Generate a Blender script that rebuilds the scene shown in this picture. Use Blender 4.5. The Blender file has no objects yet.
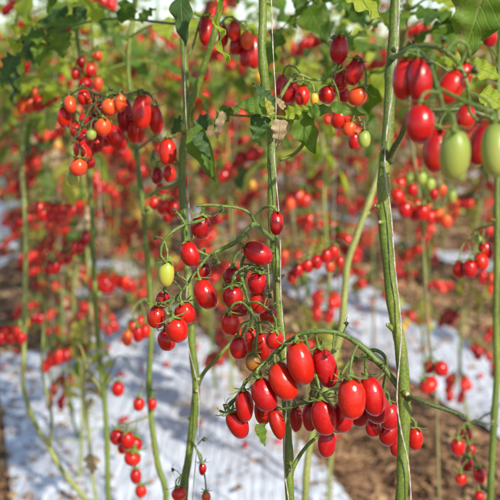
import bpy, math, random
from mathutils import Vector, Matrix, Quaternion
from mathutils import noise as mnoise
PI = math.pi
sc = bpy.context.scene
COL = sc.collection
rnd = random.Random(11)

# ------------------------------------------------------------------ camera, sky, sun, exposure
F = 937.5                      # focal length in photo pixels (500 px wide)
PITCH = math.radians(10.9)
CAMZ = 1.5
cd = bpy.data.cameras.new('camera')
cam = bpy.data.objects.new('camera', cd)
COL.objects.link(cam)
cam.location = (0, 0, CAMZ)
cam.rotation_euler = (PI / 2 - PITCH, 0, 0)
cd.sensor_width = 24
cd.lens = 45
cd.clip_start = 0.02
cd.clip_end = 2000
cd.dof.use_dof = True
cd.dof.focus_distance = 1.06
cd.dof.aperture_fstop = 4.4
cd.dof.aperture_blades = 0
sc.camera = cam

SUN_AZ = math.radians(146)     # clockwise from +Y (the viewing direction): behind the camera, to the right
SUN_EL = math.radians(35)
w = bpy.data.worlds.new('World'); sc.world = w; w.use_nodes = True
nt = w.node_tree
bg = nt.nodes['Background']
sky = nt.nodes.new('ShaderNodeTexSky'); sky.sky_type = 'NISHITA'; sky.sun_disc = False
sky.sun_elevation = SUN_EL; sky.sun_rotation = SUN_AZ
sky.air_density = 1.0; sky.dust_density = .7; sky.ozone_density = 1.0
nt.links.new(sky.outputs[0], bg.inputs[0]); bg.inputs[1].default_value = 0.135
sl = bpy.data.lights.new('sun', 'SUN'); sl.energy = 4.7; sl.angle = math.radians(0.8); sl.color = (1, .93, .80)
so = bpy.data.objects.new('sun', sl); COL.objects.link(so)
sd = Vector((math.sin(SUN_AZ) * math.cos(SUN_EL), math.cos(SUN_AZ) * math.cos(SUN_EL), math.sin(SUN_EL)))
so.rotation_euler = sd.to_track_quat('Z', 'Y').to_euler(); so.location = sd * 20
sc.view_settings.view_transform = 'Standard'
sc.view_settings.look = 'None'
sc.view_settings.gamma = 1
sc.view_settings.exposure = 0.46
sc.view_settings.use_curve_mapping = False
sc.cycles.max_bounces = 8
sc.cycles.transparent_max_bounces = 4

# rows run away to the left of the viewing direction
ROWA = math.radians(16.5)
RD = Vector((-math.sin(ROWA), math.cos(ROWA), 0))
RU = Vector((math.cos(ROWA), math.sin(ROWA), 0))
ROW0, ROWSTEP = 0.65, 1.5
def rc(l, s, z=0.0): return RU * l + RD * s + Vector((0, 0, z))

CR = Vector((1, 0, 0))
CF = Vector((0, math.cos(PITCH), -math.sin(PITCH)))
CU = Vector((0, math.sin(PITCH), math.cos(PITCH)))
def at(px, py, d):
    return Vector((0, 0, CAMZ)) + CF * d + CR * ((px - 250) / F * d) - CU * ((py - 250) / F * d)
def project(p):
    v = p - Vector((0, 0, CAMZ)); d = v.dot(CF)
    if d < .05: return (-9999, -9999, d)
    return (250 + v.dot(CR) / d * F, 250 - v.dot(CU) / d * F, d)

# ------------------------------------------------------------------ materials
MATS = {}
def base_mat(name):
    m = bpy.data.materials.new(name); m.use_nodes = True
    MATS[name] = m
    return m, m.node_tree, m.node_tree.nodes['Principled BSDF']
def N(t, kind, **kw):
    n = t.nodes.new(kind)
    for k, v in kw.items(): setattr(n, k, v)
    return n
def ramp(t, fac, stops):
    r = N(t, 'ShaderNodeValToRGB')
    while len(r.color_ramp.elements) < len(stops): r.color_ramp.elements.new(.5)
    for e, (p, c) in zip(r.color_ramp.elements, stops):
        e.position = p; e.color = (*c, 1)
    t.links.new(fac, r.inputs[0]); return r.outputs[0]
def noise_tex(t, scale, detail=3, coord='Object'):
    tc = N(t, 'ShaderNodeTexCoord'); n = N(t, 'ShaderNodeTexNoise')
    n.inputs['Scale'].default_value = scale; n.inputs['Detail'].default_value = detail
    t.links.new(tc.outputs[coord], n.inputs['Vector']); return n
def bump(t, p, h, strength, dist):
    b = N(t, 'ShaderNodeBump'); b.inputs['Strength'].default_value = strength; b.inputs['Distance'].default_value = dist
    t.links.new(h, b.inputs['Height']); t.links.new(b.outputs[0], p.inputs['Normal']); return b
def mixc(t, fac, a, b, mode='MIX'):
    m = N(t, 'ShaderNodeMix', data_type='RGBA', blend_type=mode)
    if isinstance(fac, float): m.inputs[0].default_value = fac
    else: t.links.new(fac, m.inputs[0])
    for s, i in ((a, 6), (b, 7)):
        if isinstance(s, tuple): m.inputs[i].default_value = (*s, 1)
        else: t.links.new(s, m.inputs[i])
    return m.outputs[2]

def tomato_mat(name, top, mid, tip, rough=.26):
    """skin colour runs from the stalk end to the tip, as the fruit ripens; slight fruit to fruit variation"""
    m, t, p = base_mat(name)
    at_ = N(t, 'ShaderNodeAttribute', attribute_name='lf')
    sep = N(t, 'ShaderNodeSeparateXYZ'); t.links.new(at_.outputs['Vector'], sep.inputs[0])
    nz = noise_tex(t, 14, 2)
    add = N(t, 'ShaderNodeMath', operation='MULTIPLY_ADD'); t.links.new(nz.outputs[0], add.inputs[0]); add.inputs[1].default_value = .28
    add.inputs[2].default_value = -.14
    a2 = N(t, 'ShaderNodeMath', operation='ADD'); t.links.new(add.outputs[0], a2.inputs[0]); t.links.new(sep.outputs[2], a2.inputs[1])
    c = ramp(t, a2.outputs[0], [(0, top), (.35, mid), (1, tip)])
    oi = N(t, 'ShaderNodeObjectInfo')
    hs = N(t, 'ShaderNodeHueSaturation')
    mr = N(t, 'ShaderNodeMapRange'); t.links.new(oi.outputs['Random'], mr.inputs[0]); mr.inputs[3].default_value = .4975; mr.inputs[4].default_value = .5035
    mv = N(t, 'ShaderNodeMapRange'); t.links.new(oi.outputs['Random'], mv.inputs[0]); mv.inputs[3].default_value = .82; mv.inputs[4].default_value = 1.15
    t.links.new(mr.outputs[0], hs.inputs['Hue']); t.links.new(mv.outputs[0], hs.inputs['Value']); t.links.new(c, hs.inputs['Color'])
    # fine pale flecks in the skin
    sp = noise_tex(t, 330, 1)
    fl = ramp(t, sp.outputs[0], [(.62, (0, 0, 0)), (.72, (1, 1, 1))])
    fm = N(t, 'ShaderNodeMath', operation='MULTIPLY'); t.links.new(fl, fm.inputs[0]); fm.inputs[1].default_value = .16
    cc = mixc(t, fm.outputs[0], hs.outputs[0], (.85, .33, .2))
    bl = noise_tex(t, 3.2, 6); bf = ramp(t, bl.outputs[0], [(.52, (0, 0, 0)), (.78, (.09, .09, .09))])
    cc = mixc(t, bf, cc, (.62, .22, .16))
    t.links.new(cc, p.inputs['Base Color'])
    rr = noise_tex(t, 4.5, 5)
    rm = N(t, 'ShaderNodeMapRange'); t.links.new(rr.outputs[0], rm.inputs[0]); rm.inputs[1].default_value = .3; rm.inputs[2].default_value = .7; rm.inputs[3].default_value = rough - .07; rm.inputs[4].default_value = rough + .20
    t.links.new(rm.outputs[0], p.inputs['Roughness'])
    p.inputs['Subsurface Weight'].default_value = .05
    p.inputs['Subsurface Radius'].default_value = (.9, .25, .12); p.inputs['Subsurface Scale'].default_value = .006
    p.inputs['Specular IOR Level'].default_value = .42
    bump(t, p, nz.outputs[0], .06, .01)
    return m
tomato_mat('tomato_red', (.38, .018, .003), (.45, .004, .003), (.41, .003, .003), .21)
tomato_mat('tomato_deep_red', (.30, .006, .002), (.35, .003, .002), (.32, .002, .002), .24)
tomato_mat('tomato_orange', (.50, .16, .02), (.62, .075, .012), (.62, .03, .01))
tomato_mat('tomato_yellow', (.33, .34, .05), (.62, .36, .04), (.65, .22, .02))
tomato_mat('tomato_green', (.09, .17, .018), (.25, .33, .055), (.36, .40, .085), .34)
tomato_mat('tomato_lime', (.15, .23, .025), (.32, .36, .045), (.40, .32, .05), .3)
tomato_mat('tomato_turning', (.10, .13, .025), (.34, .17, .025), (.48, .07, .015))

def stem_mat(name, a, b, c, fuzz=.05):
    m, t, p = base_mat(name)
    n1 = noise_tex(t, 12, 2); n2 = noise_tex(t, 420, 2)
    tc = N(t, 'ShaderNodeTexCoord'); mp = N(t, 'ShaderNodeMapping'); mp.inputs['Scale'].default_value = (260, 260, 9)
    t.links.new(tc.outputs['Object'], mp.inputs[0]); n4 = N(t, 'ShaderNodeTexNoise'); n4.inputs['Scale'].default_value = 1; n4.inputs['Detail'].default_value = 3
    t.links.new(mp.outputs[0], n4.inputs['Vector'])
    col = ramp(t, n1.outputs[0], [(.22, a), (.5, b), (.82, c)])
    f2 = ramp(t, n2.outputs[0], [(.45, (.75, .75, .75)), (.7, (1.25, 1.25, 1.2))])
    col = mixc(t, 1.0, col, f2, 'MULTIPLY')
    col = mixc(t, 1.0, col, ramp(t, n4.outputs[0], [(.3, (.85, .88, .82)), (.7, (1.15, 1.12, 1.12))]), 'MULTIPLY')
    n5 = noise_tex(t, 46, 5); cork = ramp(t, n5.outputs[0], [(.63, (0, 0, 0)), (.72, (.7, .7, .7))])
    col = mixc(t, cork, col, (.17, .125, .06))
    t.links.new(col, p.inputs['Base Color'])
    p.inputs['Roughness'].default_value = .55
    p.inputs['Sheen Weight'].default_value = fuzz; p.inputs['Sheen Roughness'].default_value = .4
    p.inputs['Sheen Tint'].default_value = (.8, .95, .6, 1)
    bump(t, p, n4.outputs[0], .4, .0015)
    return m
stem_mat('stem_green', (.06, .10, .010), (.12, .175, .015), (.21, .25, .035))
stem_mat('calyx_green', (.10, .15, .02), (.17, .23, .035), (.25, .30, .06), .2)
stem_mat('stem_dark', (.035, .065, .015), (.065, .105, .022), (.11, .14, .04))
stem_mat('stem_yellow', (.17, .20, .045), (.26, .29, .075), (.34, .33, .13))
stem_mat('stem_brown', (.12, .09, .035), (.20, .16, .06), (.22, .22, .08), .1)
stem_mat('truss_green', (.065, .115, .018), (.12, .19, .03), (.20, .27, .055))
stem_mat('truss_dark', (.028, .045, .012), (.06, .085, .018), (.10, .13, .03))
stem_mat('scar', (.28, .2, .12), (.42, .36, .24), (.5, .46, .34), 0)

def leaf_mat(name, dark, mid, light, vein=(.22, .3, .09), trans=.35, spot=None):
    m, t, p = base_mat(name)
    at_ = N(t, 'ShaderNodeAttribute', attribute_name='lf')
    sep = N(t, 'ShaderNodeSeparateXYZ'); t.links.new(at_.outputs['Vector'], sep.inputs[0])
    # side veins: stripes slanting away from the midrib
    ab = N(t, 'ShaderNodeMath', operation='ABSOLUTE'); t.links.new(sep.outputs[0], ab.inputs[0])
    ma = N(t, 'ShaderNodeMath', operation='MULTIPLY_ADD'); t.links.new(ab.outputs[0], ma.inputs[0]); ma.inputs[1].default_value = -.35
    t.links.new(sep.outputs[1], ma.inputs[2])
    mf = N(t, 'ShaderNodeMath', operation='MULTIPLY'); t.links.new(ma.outputs[0], mf.inputs[0]); mf.inputs[1].default_value = 44
    sn = N(t, 'ShaderNodeMath', operation='SINE'); t.links.new(mf.outputs[0], sn.inputs[0])
    v1 = ramp(t, sn.outputs[0], [(.86, (0, 0, 0)), (.99, (1, 1, 1))])
    v2 = ramp(t, ab.outputs[0], [(.0, (1, 1, 1)), (.07, (0, 0, 0))])
    vv = mixc(t, 1.0, v1, v2, 'ADD')
    n1 = noise_tex(t, 9, 3); 
    col = ramp(t, n1.outputs[0], [(.3, dark), (.5, mid), (.7, light)])
    oi = N(t, 'ShaderNodeObjectInfo')
    vm = N(t, 'ShaderNodeMath', operation='MULTIPLY'); t.links.new(vv, vm.inputs[0]); vm.inputs[1].default_value = .25
    col = mixc(t, vm.outputs[0], col, vein)
    if spot:
        n3 = noise_tex(t, 60, 4)
        fs = ramp(t, n3.outputs[0], [(.56, (0, 0, 0)), (.66, (1, 1, 1))])
        col = mixc(t, fs, col, spot)
    t.links.new(col, p.inputs['Base Color'])
    p.inputs['Roughness'].default_value = .55
    p.inputs['Specular IOR Level'].default_value = .3
    n2 = noise_tex(t, 120, 3)
    hh = N(t, 'ShaderNodeMath', operation='MULTIPLY_ADD'); t.links.new(vv, hh.inputs[0]); hh.inputs[1].default_value = -.9; t.links.new(n2.outputs[0], hh.inputs[2])
    bump(t, p, hh.outputs[0], .5, .002)
    tr = N(t, 'ShaderNodeBsdfTranslucent')
    tcol = mixc(t, 1.0, col, (1.7, 1.9, .55), 'MULTIPLY'); t.links.new(tcol, tr.inputs[0])
    mx = N(t, 'ShaderNodeMixShader'); mx.inputs[0].default_value = trans
    t.links.new(p.outputs[0], mx.inputs[1]); t.links.new(tr.outputs[0], mx.inputs[2])
    t.links.new(mx.outputs[0], t.nodes['Material Output'].inputs[0])
    return m
leaf_mat('leaf_green', (.035, .08, .008), (.07, .14, .012), (.13, .21, .02), spot=(.16, .17, .05))
leaf_mat('leaf_dark', (.022, .055, .018), (.035, .08, .02), (.055, .11, .026), trans=.25)
leaf_mat('leaf_light', (.16, .23, .018), (.26, .33, .03), (.38, .42, .07), trans=.5)
leaf_mat('leaf_yellow', (.24, .25, .04), (.36, .33, .06), (.42, .34, .10), trans=.4)
leaf_mat('leaf_dry', (.18, .12, .06), (.32, .23, .13), (.45, .35, .24), vein=(.3, .22, .13), trans=.2)

def simple(name, rough, stops, scale, detail=5, bs=.3, bd=.01, spec=.3, coord='Object'):
    m, t, p = base_mat(name)
    n = noise_tex(t, scale, detail, coord)
    t.links.new(ramp(t, n.outputs[0], stops), p.inputs['Base Color'])
    p.inputs['Roughness'].default_value = rough; p.inputs['Specular IOR Level'].default_value = spec
    bump(t, p, n.outputs[0], bs, bd); return m
simple('twine', .8, [(.3, (.30, .27, .22)), (.7, (.52, .48, .42))], 300, 2, .8, .001)
simple('litter', .9, [(.35, (.12, .065, .032)), (.5, (.30, .18, .09)), (.65, (.48, .34, .19))], 3, 4, .2, .002)
# soil: coarse clods, dark damp patches and dry crumbs
m, t, p = base_mat('soil')
n1 = noise_tex(t, .9, 5); n2 = noise_tex(t, 16, 8); n3 = noise_tex(t, 75, 5)
c1 = ramp(t, n2.outputs[0], [(.32, (.085, .042, .020)), (.46, (.19, .098, .048)), (.58, (.30, .17, .09)), (.72, (.42, .28, .17))])
c2 = ramp(t, n1.outputs[0], [(.35, (.75, .7, .66)), (.65, (1.2, 1.15, 1.1))])
c = mixc(t, 1.0, c1, c2, 'MULTIPLY')
c3 = ramp(t, n3.outputs[0], [(.55, (0, 0, 0)), (.68, (1, 1, 1))])
c = mixc(t, mixc(t, .6, (0, 0, 0), c3), c, (.36, .25, .16))
t.links.new(c, p.inputs['Base Color']); p.inputs['Roughness'].default_value = .95
bump(t, p, n2.outputs[0], .9, .05)
# mulch film: white polythene with dust, creases
m, t, p = base_mat('mulch_film')
n1 = noise_tex(t, 2.2, 6); n2 = noise_tex(t, 9, 6)
c1 = ramp(t, n1.outputs[0], [(.28, (.42, .37, .34)), (.42, (.56, .60, .68)), (.6, (.64, .69, .77))])
c2 = ramp(t, n2.outputs[0], [(.60, (1, 1, 1)), (.72, (.55, .42, .33))])
t.links.new(mixc(t, 1.0, c1, c2, 'MULTIPLY'), p.inputs['Base Color'])
p.inputs['Roughness'].default_value = .42
tc = N(t, 'ShaderNodeTexCoord'); mp = N(t, 'ShaderNodeMapping'); mp.inputs['Rotation'].default_value = (0, 0, -ROWA)
mp.inputs['Scale'].default_value = (40, 3.0, 1)
t.links.new(tc.outputs['Object'], mp.inputs[0]); nn = N(t, 'ShaderNodeTexNoise'); nn.inputs['Scale'].default_value = 1; nn.inputs['Detail'].default_value = 5
nn.inputs['Distortion'].default_value = .6
t.links.new(mp.outputs[0], nn.inputs['Vector']); bump(t, p, nn.outputs[0], .9, .03)
simple('wire', .4, [(.4, (.3, .3, .3)), (.6, (.42, .42, .42))], 50)

# ------------------------------------------------------------------ mesh builder
class MB:
    def __init__(s): s.V = []; s.Fc = []; s.M = []; s.A = []; s.mats = []
    def mi(s, name):
        if name not in s.mats: s.mats.append(name)
        return s.mats.index(name)
    def add(s, V, Fc, mat, A=None):
        o = len(s.V); k = s.mi(mat)
        s.V.extend(V); s.A.extend(A if A else [(0, 0, 0)] * len(V))
        for f in Fc: s.Fc.append(tuple(i + o for i in f)); s.M.append(k)
    def mesh(s, name):
        me = bpy.data.meshes.new(name)
        me.from_pydata([tuple(v) for v in s.V], [], s.Fc)
        for n in s.mats: me.materials.append(MATS[n])
        me.polygons.foreach_set('material_index', s.M)
        me.polygons.foreach_set('use_smooth', [True] * len(s.Fc))
        a = me.attributes.new('lf', 'FLOAT_VECTOR', 'POINT')
        a.data.foreach_set('vector', [c for v in s.A for c in v])
        me.update(); return me
    def merge(s, src, M):
        o = len(s.V); s.V.extend(M @ v for v in map(Vector, src.V)); s.A.extend(src.A)
        k = [s.mi(n) for n in src.mats]
        for f, m in zip(src.Fc, src.M): s.Fc.append(tuple(i + o for i in f)); s.M.append(k[m])

def smooth_path(pts, sub=4):
    pts = [Vector(p) for p in pts]
    if len(pts) < 3: return pts
    P = [pts[0] * 2 - pts[1]] + pts + [pts[-1] * 2 - pts[-2]]
    out = []
    for i in range(1, len(P) - 2):
        a, b, c, d = P[i - 1:i + 3]
        for k in range(sub):
            t = k / sub
            out.append(.5 * ((2 * b) + (c - a) * t + (2 * a - 5 * b + 4 * c - d) * t * t + (3 * b - a - 3 * c + d) * t ** 3))
    out.append(pts[-1]); return out
def frame(d, hint=Vector((.13, .21, .97))):
    d = d.normalized()
    if abs(d.dot(hint)) > .98: hint = Vector((1, .1, 0))
    x = d.cross(hint).normalized(); return x, d.cross(x).normalized()
def tube(mb, pts, r, mat, seg=8, cap=True, lump=0.0, rg=rnd):
    """r: number, (start, end) or list"""
    n = len(pts)
    if isinstance(r, (int, float)): R = [r] * n
    elif isinstance(r, tuple): R = [r[0] + (r[1] - r[0]) * i / (n - 1) for i in range(n)]
    else: R = r
    V = []; Fc = []
    x = None
    for i, p in enumerate(pts):
        d = (pts[min(i + 1, n - 1)] - pts[max(i - 1, 0)])
        if d.length < 1e-9: d = Vector((0, 0, 1))
        d.normalize()
        if x is None: x, y = frame(d)
        else:
            x = (x - d * x.dot(d)); x.normalize(); y = d.cross(x)
        for k in range(seg):
            a = 2 * PI * k / seg
            rr = R[i] * (1 + (lump * (mnoise.noise(Vector((p.x * 60 + k * .9, p.y * 60, p.z * 60)))) if lump else 0))
            V.append(p + (x * math.cos(a) + y * math.sin(a)) * rr)
    for i in range(n - 1):
        for k in range(seg):
            Fc.append((i * seg + k, i * seg + (k + 1) % seg, (i + 1) * seg + (k + 1) % seg, (i + 1) * seg + k))
    if cap:
        V.append(pts[0]); V.append(pts[-1])
        for k in range(seg):
            Fc.append((n * seg, (k + 1) % seg, k)); Fc.append((n * seg + 1, (n - 1) * seg + k, (n - 1) * seg + (k + 1) % seg))
    mb.add(V, Fc, mat)

def hairs(mb, pts, r, n, mat, rg, ln=.0016):
    """the fine down on young stems"""
    if len(pts) < 3: return
    V = []; Fc = []
    for i in range(n):
        k = rg.randrange(len(pts) - 1); t = rg.random(); p = pts[k].lerp(pts[k + 1], t); d = pts[k + 1] - pts[k]
        x, y = frame(d); a = rg.uniform(0, 6.28); o = x * math.cos(a) + y * math.sin(a)
        b = p + o * r * .9; e = p + o * (r + ln * rg.uniform(.5, 1.2)) + d.normalized() * rg.uniform(-.0006, .0006); sd_ = d.normalized() * .00009
        k2 = len(V); V += [b - sd_, b + sd_, e]; Fc.append((k2, k2 + 1, k2 + 2))
    mb.add(V, Fc, mat)

def tag(o, label=None, cat=None, group=None, kind=None):
    if label: o['label'] = label
    if cat: o['category'] = cat
    if group: o['group'] = group
    if kind: o['kind'] = kind
    return o
def obj(name, me, parent=None, loc=None, label=None):
    if isinstance(me, MB): me = me.mesh(name)
    o = bpy.data.objects.new(name, me); COL.objects.link(o)
    if parent is not None: o.parent = parent
    if loc is not None: o.location = loc
    if label: o['label'] = label
    return o
def empty(name, loc, label, cat, group=None):
    o = bpy.data.objects.new(name, None); COL.objects.link(o); o.location = loc; o.empty_display_size = .1
    return tag(o, label, cat, group)

# ------------------------------------------------------------------ ground
def bed_height(l):
    k = (l - ROW0) / ROWSTEP; k -= round(k); x = abs(k * ROWSTEP)
    return .10 * max(0, min(1, (.72 - x) / .3)) ** .8 if x > .42 else .10 * max(0, min(1, (.72 - x) / .3)) ** .8
def ground_z(l, s):
    x = Vector((l, s, 0))
    return bed_height(l) + .018 * mnoise.noise(x * 3.1) + .010 * mnoise.noise(x * 11)
def ground_at(x, y):
    p = Vector((x, y, 0)); return ground_z(p.dot(RU), p.dot(RD))
ls = [-2.6 + .06 * i for i in range(int((16 + 2.6) / .06))]
ss = []; s_ = .8
while s_ < 44: ss.append(s_); s_ += .05 + .012 * s_
ls = [-900, -200, -40, -8] + ls + [20, 60, 250, 900]; ss = [-300, -30, -3] + ss + [60, 120, 400, 1500]
mb = MB(); V = []
for s_ in ss:
    for l in ls:
        V.append(rc(l, s_, ground_z(l, s_) if (-3 < l < 17 and 0 < s_ < 44.5) else 0.0))
n = len(ls)
mb.add(V, [(j * n + i, j * n + i + 1, (j + 1) * n + i + 1, (j + 1) * n + i) for j in range(len(ss) - 1) for i in range(n - 1)], 'soil')
tag(obj('ground', mb), 'bare brown soil between the rows', None, kind='structure')

def drift(l, s, k):
    """how far soil and trash have been blown over the sheet, growing further back"""
    t = max(0, min(1, (s - (4.3 if k == 0 else 5.0)) / 1.4))
    n = mnoise.noise(Vector((l * 1.7, s * .75, 4))) + .5 * mnoise.noise(Vector((l * 5, s * 2.6, 9)))
    return max(0, min(1, (n * 1.6 + .62) * t))
# white film on each bed, wavy edges, holes of wrinkles
FILM_HALF = [.50, .28, .36, .34, .34, .34, .34, .34, .34]
film_words = ['broad creased white plastic mulch sheet under the nearest plants at lower left',
              'white plastic mulch sheet crossing behind the thick foreground stem, one bed past the nearest',
              'white plastic mulch sheet on the third bed away, showing in pale patches at right',
              'white plastic mulch sheet on the fourth bed away, glimpsed between blurred plants',
              'white plastic mulch sheet on the fifth bed away, a thin pale strip',
              'white plastic mulch sheet on the sixth bed away, nearly hidden by plants']
for k in range(6):
    L0 = ROW0 + k * ROWSTEP; h = FILM_HALF[k]
    mb = MB(); V = []; nl = 40; s_ = .9; sv = []
    while s_ < 30: sv.append(s_); s_ += .022 + .016 * max(0, s_ - 2)
    for s_ in sv:
        e0 = -h - (.08 if k == 0 else 0) + .05 * mnoise.noise(Vector((k * 9, s_ * 1.3, 1))); e1 = h + .06 * mnoise.noise(Vector((k * 9, s_ * 1.1, 7)))
        for i in range(nl + 1):
            l = L0 + e0 + (e1 - e0) * i / nl
            q = Vector((l * 9, s_ * 1.1, k))
            z = ground_z(l, s_) + .012 + .010 * abs(mnoise.noise(q)) + .007 * abs(mnoise.noise(q * 2.3)) + .006 * mnoise.noise(Vector((l * 4, s_ * 5, 3)))
            V.append(rc(l, s_, z - .075 * max(0, drift(l, s_, k) - .25)))
    n = nl + 1
    mb.add(V, [(j * n + i, j * n + i + 1, (j + 1) * n + i + 1, (j + 1) * n + i) for j in range(len(sv) - 1) for i in range(nl)], 'mulch_film')
    tag(obj('mulch_film', mb), film_words[k], 'plastic sheet', 'plastic sheets over the planting beds')

# ------------------------------------------------------------------ tomato, calyx, leaf prototypes
def tomato_mb(kind, seg=28, rings=18):
    V = []; A = []; Fc = []
    for j in range(rings + 1):
        t = j / rings; th = PI * t
        z = -(1 - math.cos(th)) / 2
        r = .5 * math.sin(th)
        if kind == 0: r *= 1 + .05 * math.sin(th) ** 2; r = .5 * (math.sin(th) ** .88)
        elif kind == 1: r = .5 * (math.sin(th) ** .84) * (1.02 - .16 * t)
        elif kind == 2: r = .5 * (math.sin(th) ** .80)
        elif kind == 3: r = .5 * (math.sin(th) ** .9) * (1.03 - .30 * t ** 2)
        if t < .16: z -= .035 * (1 - t / .16) ** 2 * (1 if t > 0 else 1)
        if t > .94: z -= .015 * ((t - .94) / .06)
        for i in range(seg):
            a = 2 * PI * i / seg
            rr = r * (1 + .012 * math.sin(2 * a + kind) * math.sin(th) + .010 * math.sin(3 * a + 1.3) * math.sin(th))
            b_ = (.035 + .012 * kind) * math.sin(PI * t) ** 1.3 * (1 if kind % 2 else -1)
            rr *= 1 + .03 * mnoise.noise(Vector((math.cos(a) * 1.3 + kind * 5, math.sin(a) * 1.3, t * 2.2)))
            V.append((rr * math.cos(a) + b_, rr * math.sin(a), z)); A.append((i / seg, 0, t))
    for j in range(rings):
        for i in range(seg): Fc.append((j * seg + i, (j + 1) * seg + i, (j + 1) * seg + (i + 1) % seg, j * seg + (i + 1) % seg))
    return V, Fc, A
TSHAPE = [tomato_mb(k) for k in range(4)]
TLOW = [tomato_mb(k, 10, 7) for k in range(2)]
TVLOW = tomato_mb(0, 6, 4)
RIPE = {'r': 'tomato_red', 'd': 'tomato_deep_red', 'o': 'tomato_orange', 'y': 'tomato_yellow', 'g': 'tomato_green', 't': 'tomato_turning', 'l': 'tomato_lime'}
TLABEL = {'l': 'yellow green unripe tomato', 'o': 'orange ripening tomato', 'y': 'yellow half ripe tomato', 'g': 'pale green unripe tomato', 't': 'green and orange turning tomato'}
TM = {}
for c_, mn in RIPE.items():
    for k in range(4):
        mb = MB(); mb.add(TSHAPE[k][0], TSHAPE[k][1], mn, TSHAPE[k][2]); TM[c_, k] = mb.mesh('tomato')

def ribbon(mb, pts, side, w0, mat, fold=.25):
    n = len(pts); V = []; A = []; Fc = []
    for i, p in enumerate(pts):
        t = i / (n - 1); wd = w0 * (math.sin(PI * min(1, .25 + t * .75)) ** .8 if t < 1 else 0) * (1 - t * .3)
        d = (pts[min(i + 1, n - 1)] - pts[max(i - 1, 0)]).normalized(); nn = d.cross(side).normalized()
        V += [p - side * wd + nn * wd * fold, p, p + side * wd + nn * wd * fold]; A += [(-1, t, 0), (0, t, 0), (1, t, 0)]
    for i in range(n - 1):
        for k in (0, 1): Fc.append((i * 3 + k, i * 3 + k + 1, i * 3 + k + 4, i * 3 + k + 3))
    mb.add(V, Fc, mat, A)
def calyx_mb(seed, mat='calyx_green', L=.0185, low=False, dry=False):
    rg = random.Random(seed); mb = MB()
    n = 5 if rg.random() < .5 else 6
    for k in range(n):
        a = 2 * PI * k / n + rg.uniform(-.2, .2)
        o = Vector((math.cos(a), math.sin(a), 0)); side = Vector((-math.sin(a), math.cos(a), 0))
        ll = L * rg.uniform(.8, 1.2); curl = rg.uniform(.9, 2.6); dip = rg.uniform(.1, .7)
        pts = []; ang = -dip * .5; p = o * .0009 + Vector((0, 0, .0016)); steps = 4 if low else 8
        for i in range(steps + 1):
            pts.append(p.copy()); p = p + (o * math.cos(ang) + Vector((0, 0, math.sin(ang)))) * ll / steps
            p += side * rg.uniform(-.0003, .0003)
            ang += curl / steps * (.3 + i / steps * 1.5)
            if i < steps * .35: ang -= .06
        ribbon(mb, pts, side, .0024 if not dry else .0009, mat)
    tube(mb, [Vector((0, 0, -.0008)), Vector((0, 0, .0012)), Vector((0, 0, .0035))], [.0034, .0028, .0017], mat, 6 if not low else 5)
    return mb
CAL = [calyx_mb(s) for s in range(6)]
CALD = [calyx_mb(50 + s, 'truss_dark', .012, dry=True) for s in range(3)]
CALm = [c.mesh('calyx') for c in CAL]; CALDm = [c.mesh('calyx') for c in CALD]

def axis_quat(a, spin):
    return a.to_track_quat('Z', 'Y') @ Quaternion((0, 0, 1), spin)
def bez(p0, p1, p2, p3, n):
    return [p0 * (1 - t) ** 3 + p1 * 3 * t * (1 - t) ** 2 + p2 * 3 * t * t * (1 - t) + p3 * t ** 3 for t in [i / n for i in range(n + 1)]]
def pedicel(mb, src, top, a, r=.0011, mat='truss_green', seg=6):
    d = (top - src).length
    up = Vector((0, 0, 1))
    end = top + a * .002
    h = min(d * .45, .022)
    pts = bez(src, src + (up * .6 + (top - src).normalized()) * h * .7, end + a * (h + .002), end, 8)
    R = [r * 1.15, r, r, r, r * 1.0, r * 1.45, r * 1.05, r * 1.1, r * 1.5]
    tube(mb, pts, R, mat, seg, cap=False)

def leaflet(mb, base, d, nrm, L, W, mat, rg, low=False, droop=.5, lobes=3.5, fold=.25):
    """one lobed leaflet; d direction, nrm upper side"""
    d = d.normalized(); side = d.cross(nrm).normalized(); nrm = side.cross(d).normalized()
    n = 5 if low else 22
    V = []; A = []; Fc = []; p = base.copy(); ang = rg.uniform(-.1, .25); ph = rg.uniform(0, 6)
    cols = (-1, 0, 1) if low else (-1, -.55, 0, .55, 1)
    tw = rg.uniform(-.5, .5)
    for i in range(n + 1):
        t = i / n
        env = (math.sin(PI * min(1, t * .93 + .07) ** .72)) ** .9 * (1 - .25 * t)
        if t >= 1: env = .01
        lob = 1 + (0 if low else .09 * math.sin(t * lobes * 2 * PI + ph) * (1 - t * .5) + .018 * math.sin(t * 33 + ph)) + (rg.uniform(-.12, .12) if low else 0)
        wd = W * .5 * max(.01, env * lob); asym = 0 if low else .11 * math.sin(t * lobes * 1.7 * PI + ph * 1.7)
        dd = d * math.cos(ang) - nrm * math.sin(ang); nn = nrm * math.cos(ang) + d * math.sin(ang)
        sd2 = side * math.cos(tw * t) + nn * math.sin(tw * t); n2 = nn * math.cos(tw * t) - side * math.sin(tw * t)
        for c in cols:
            cf = abs(c)
            rip = 0 if low else .11 * W * math.sin(t * lobes * 2 * PI + ph + 1.5) * cf * cf + .02 * W * math.sin(t * 31 + c * 3) * cf
            V.append(p + sd2 * wd * c * (1 + asym * c) - dd * (0 if low else wd * .18 * cf * cf) + n2 * (fold * wd * cf - fold * .9 * wd * cf * cf + rip)); A.append((c, t, 0))
        p = p + dd * L / n
        ang += droop / n * (1 + rg.uniform(-.3, .3))
    m_ = len(cols)
    for i in range(n):
        for k in range(m_ - 1): Fc.append((i * m_ + k, i * m_ + k + 1, (i + 1) * m_ + k + 1, (i + 1) * m_ + k))
    mb.add(V, Fc, mat, A)
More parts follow.
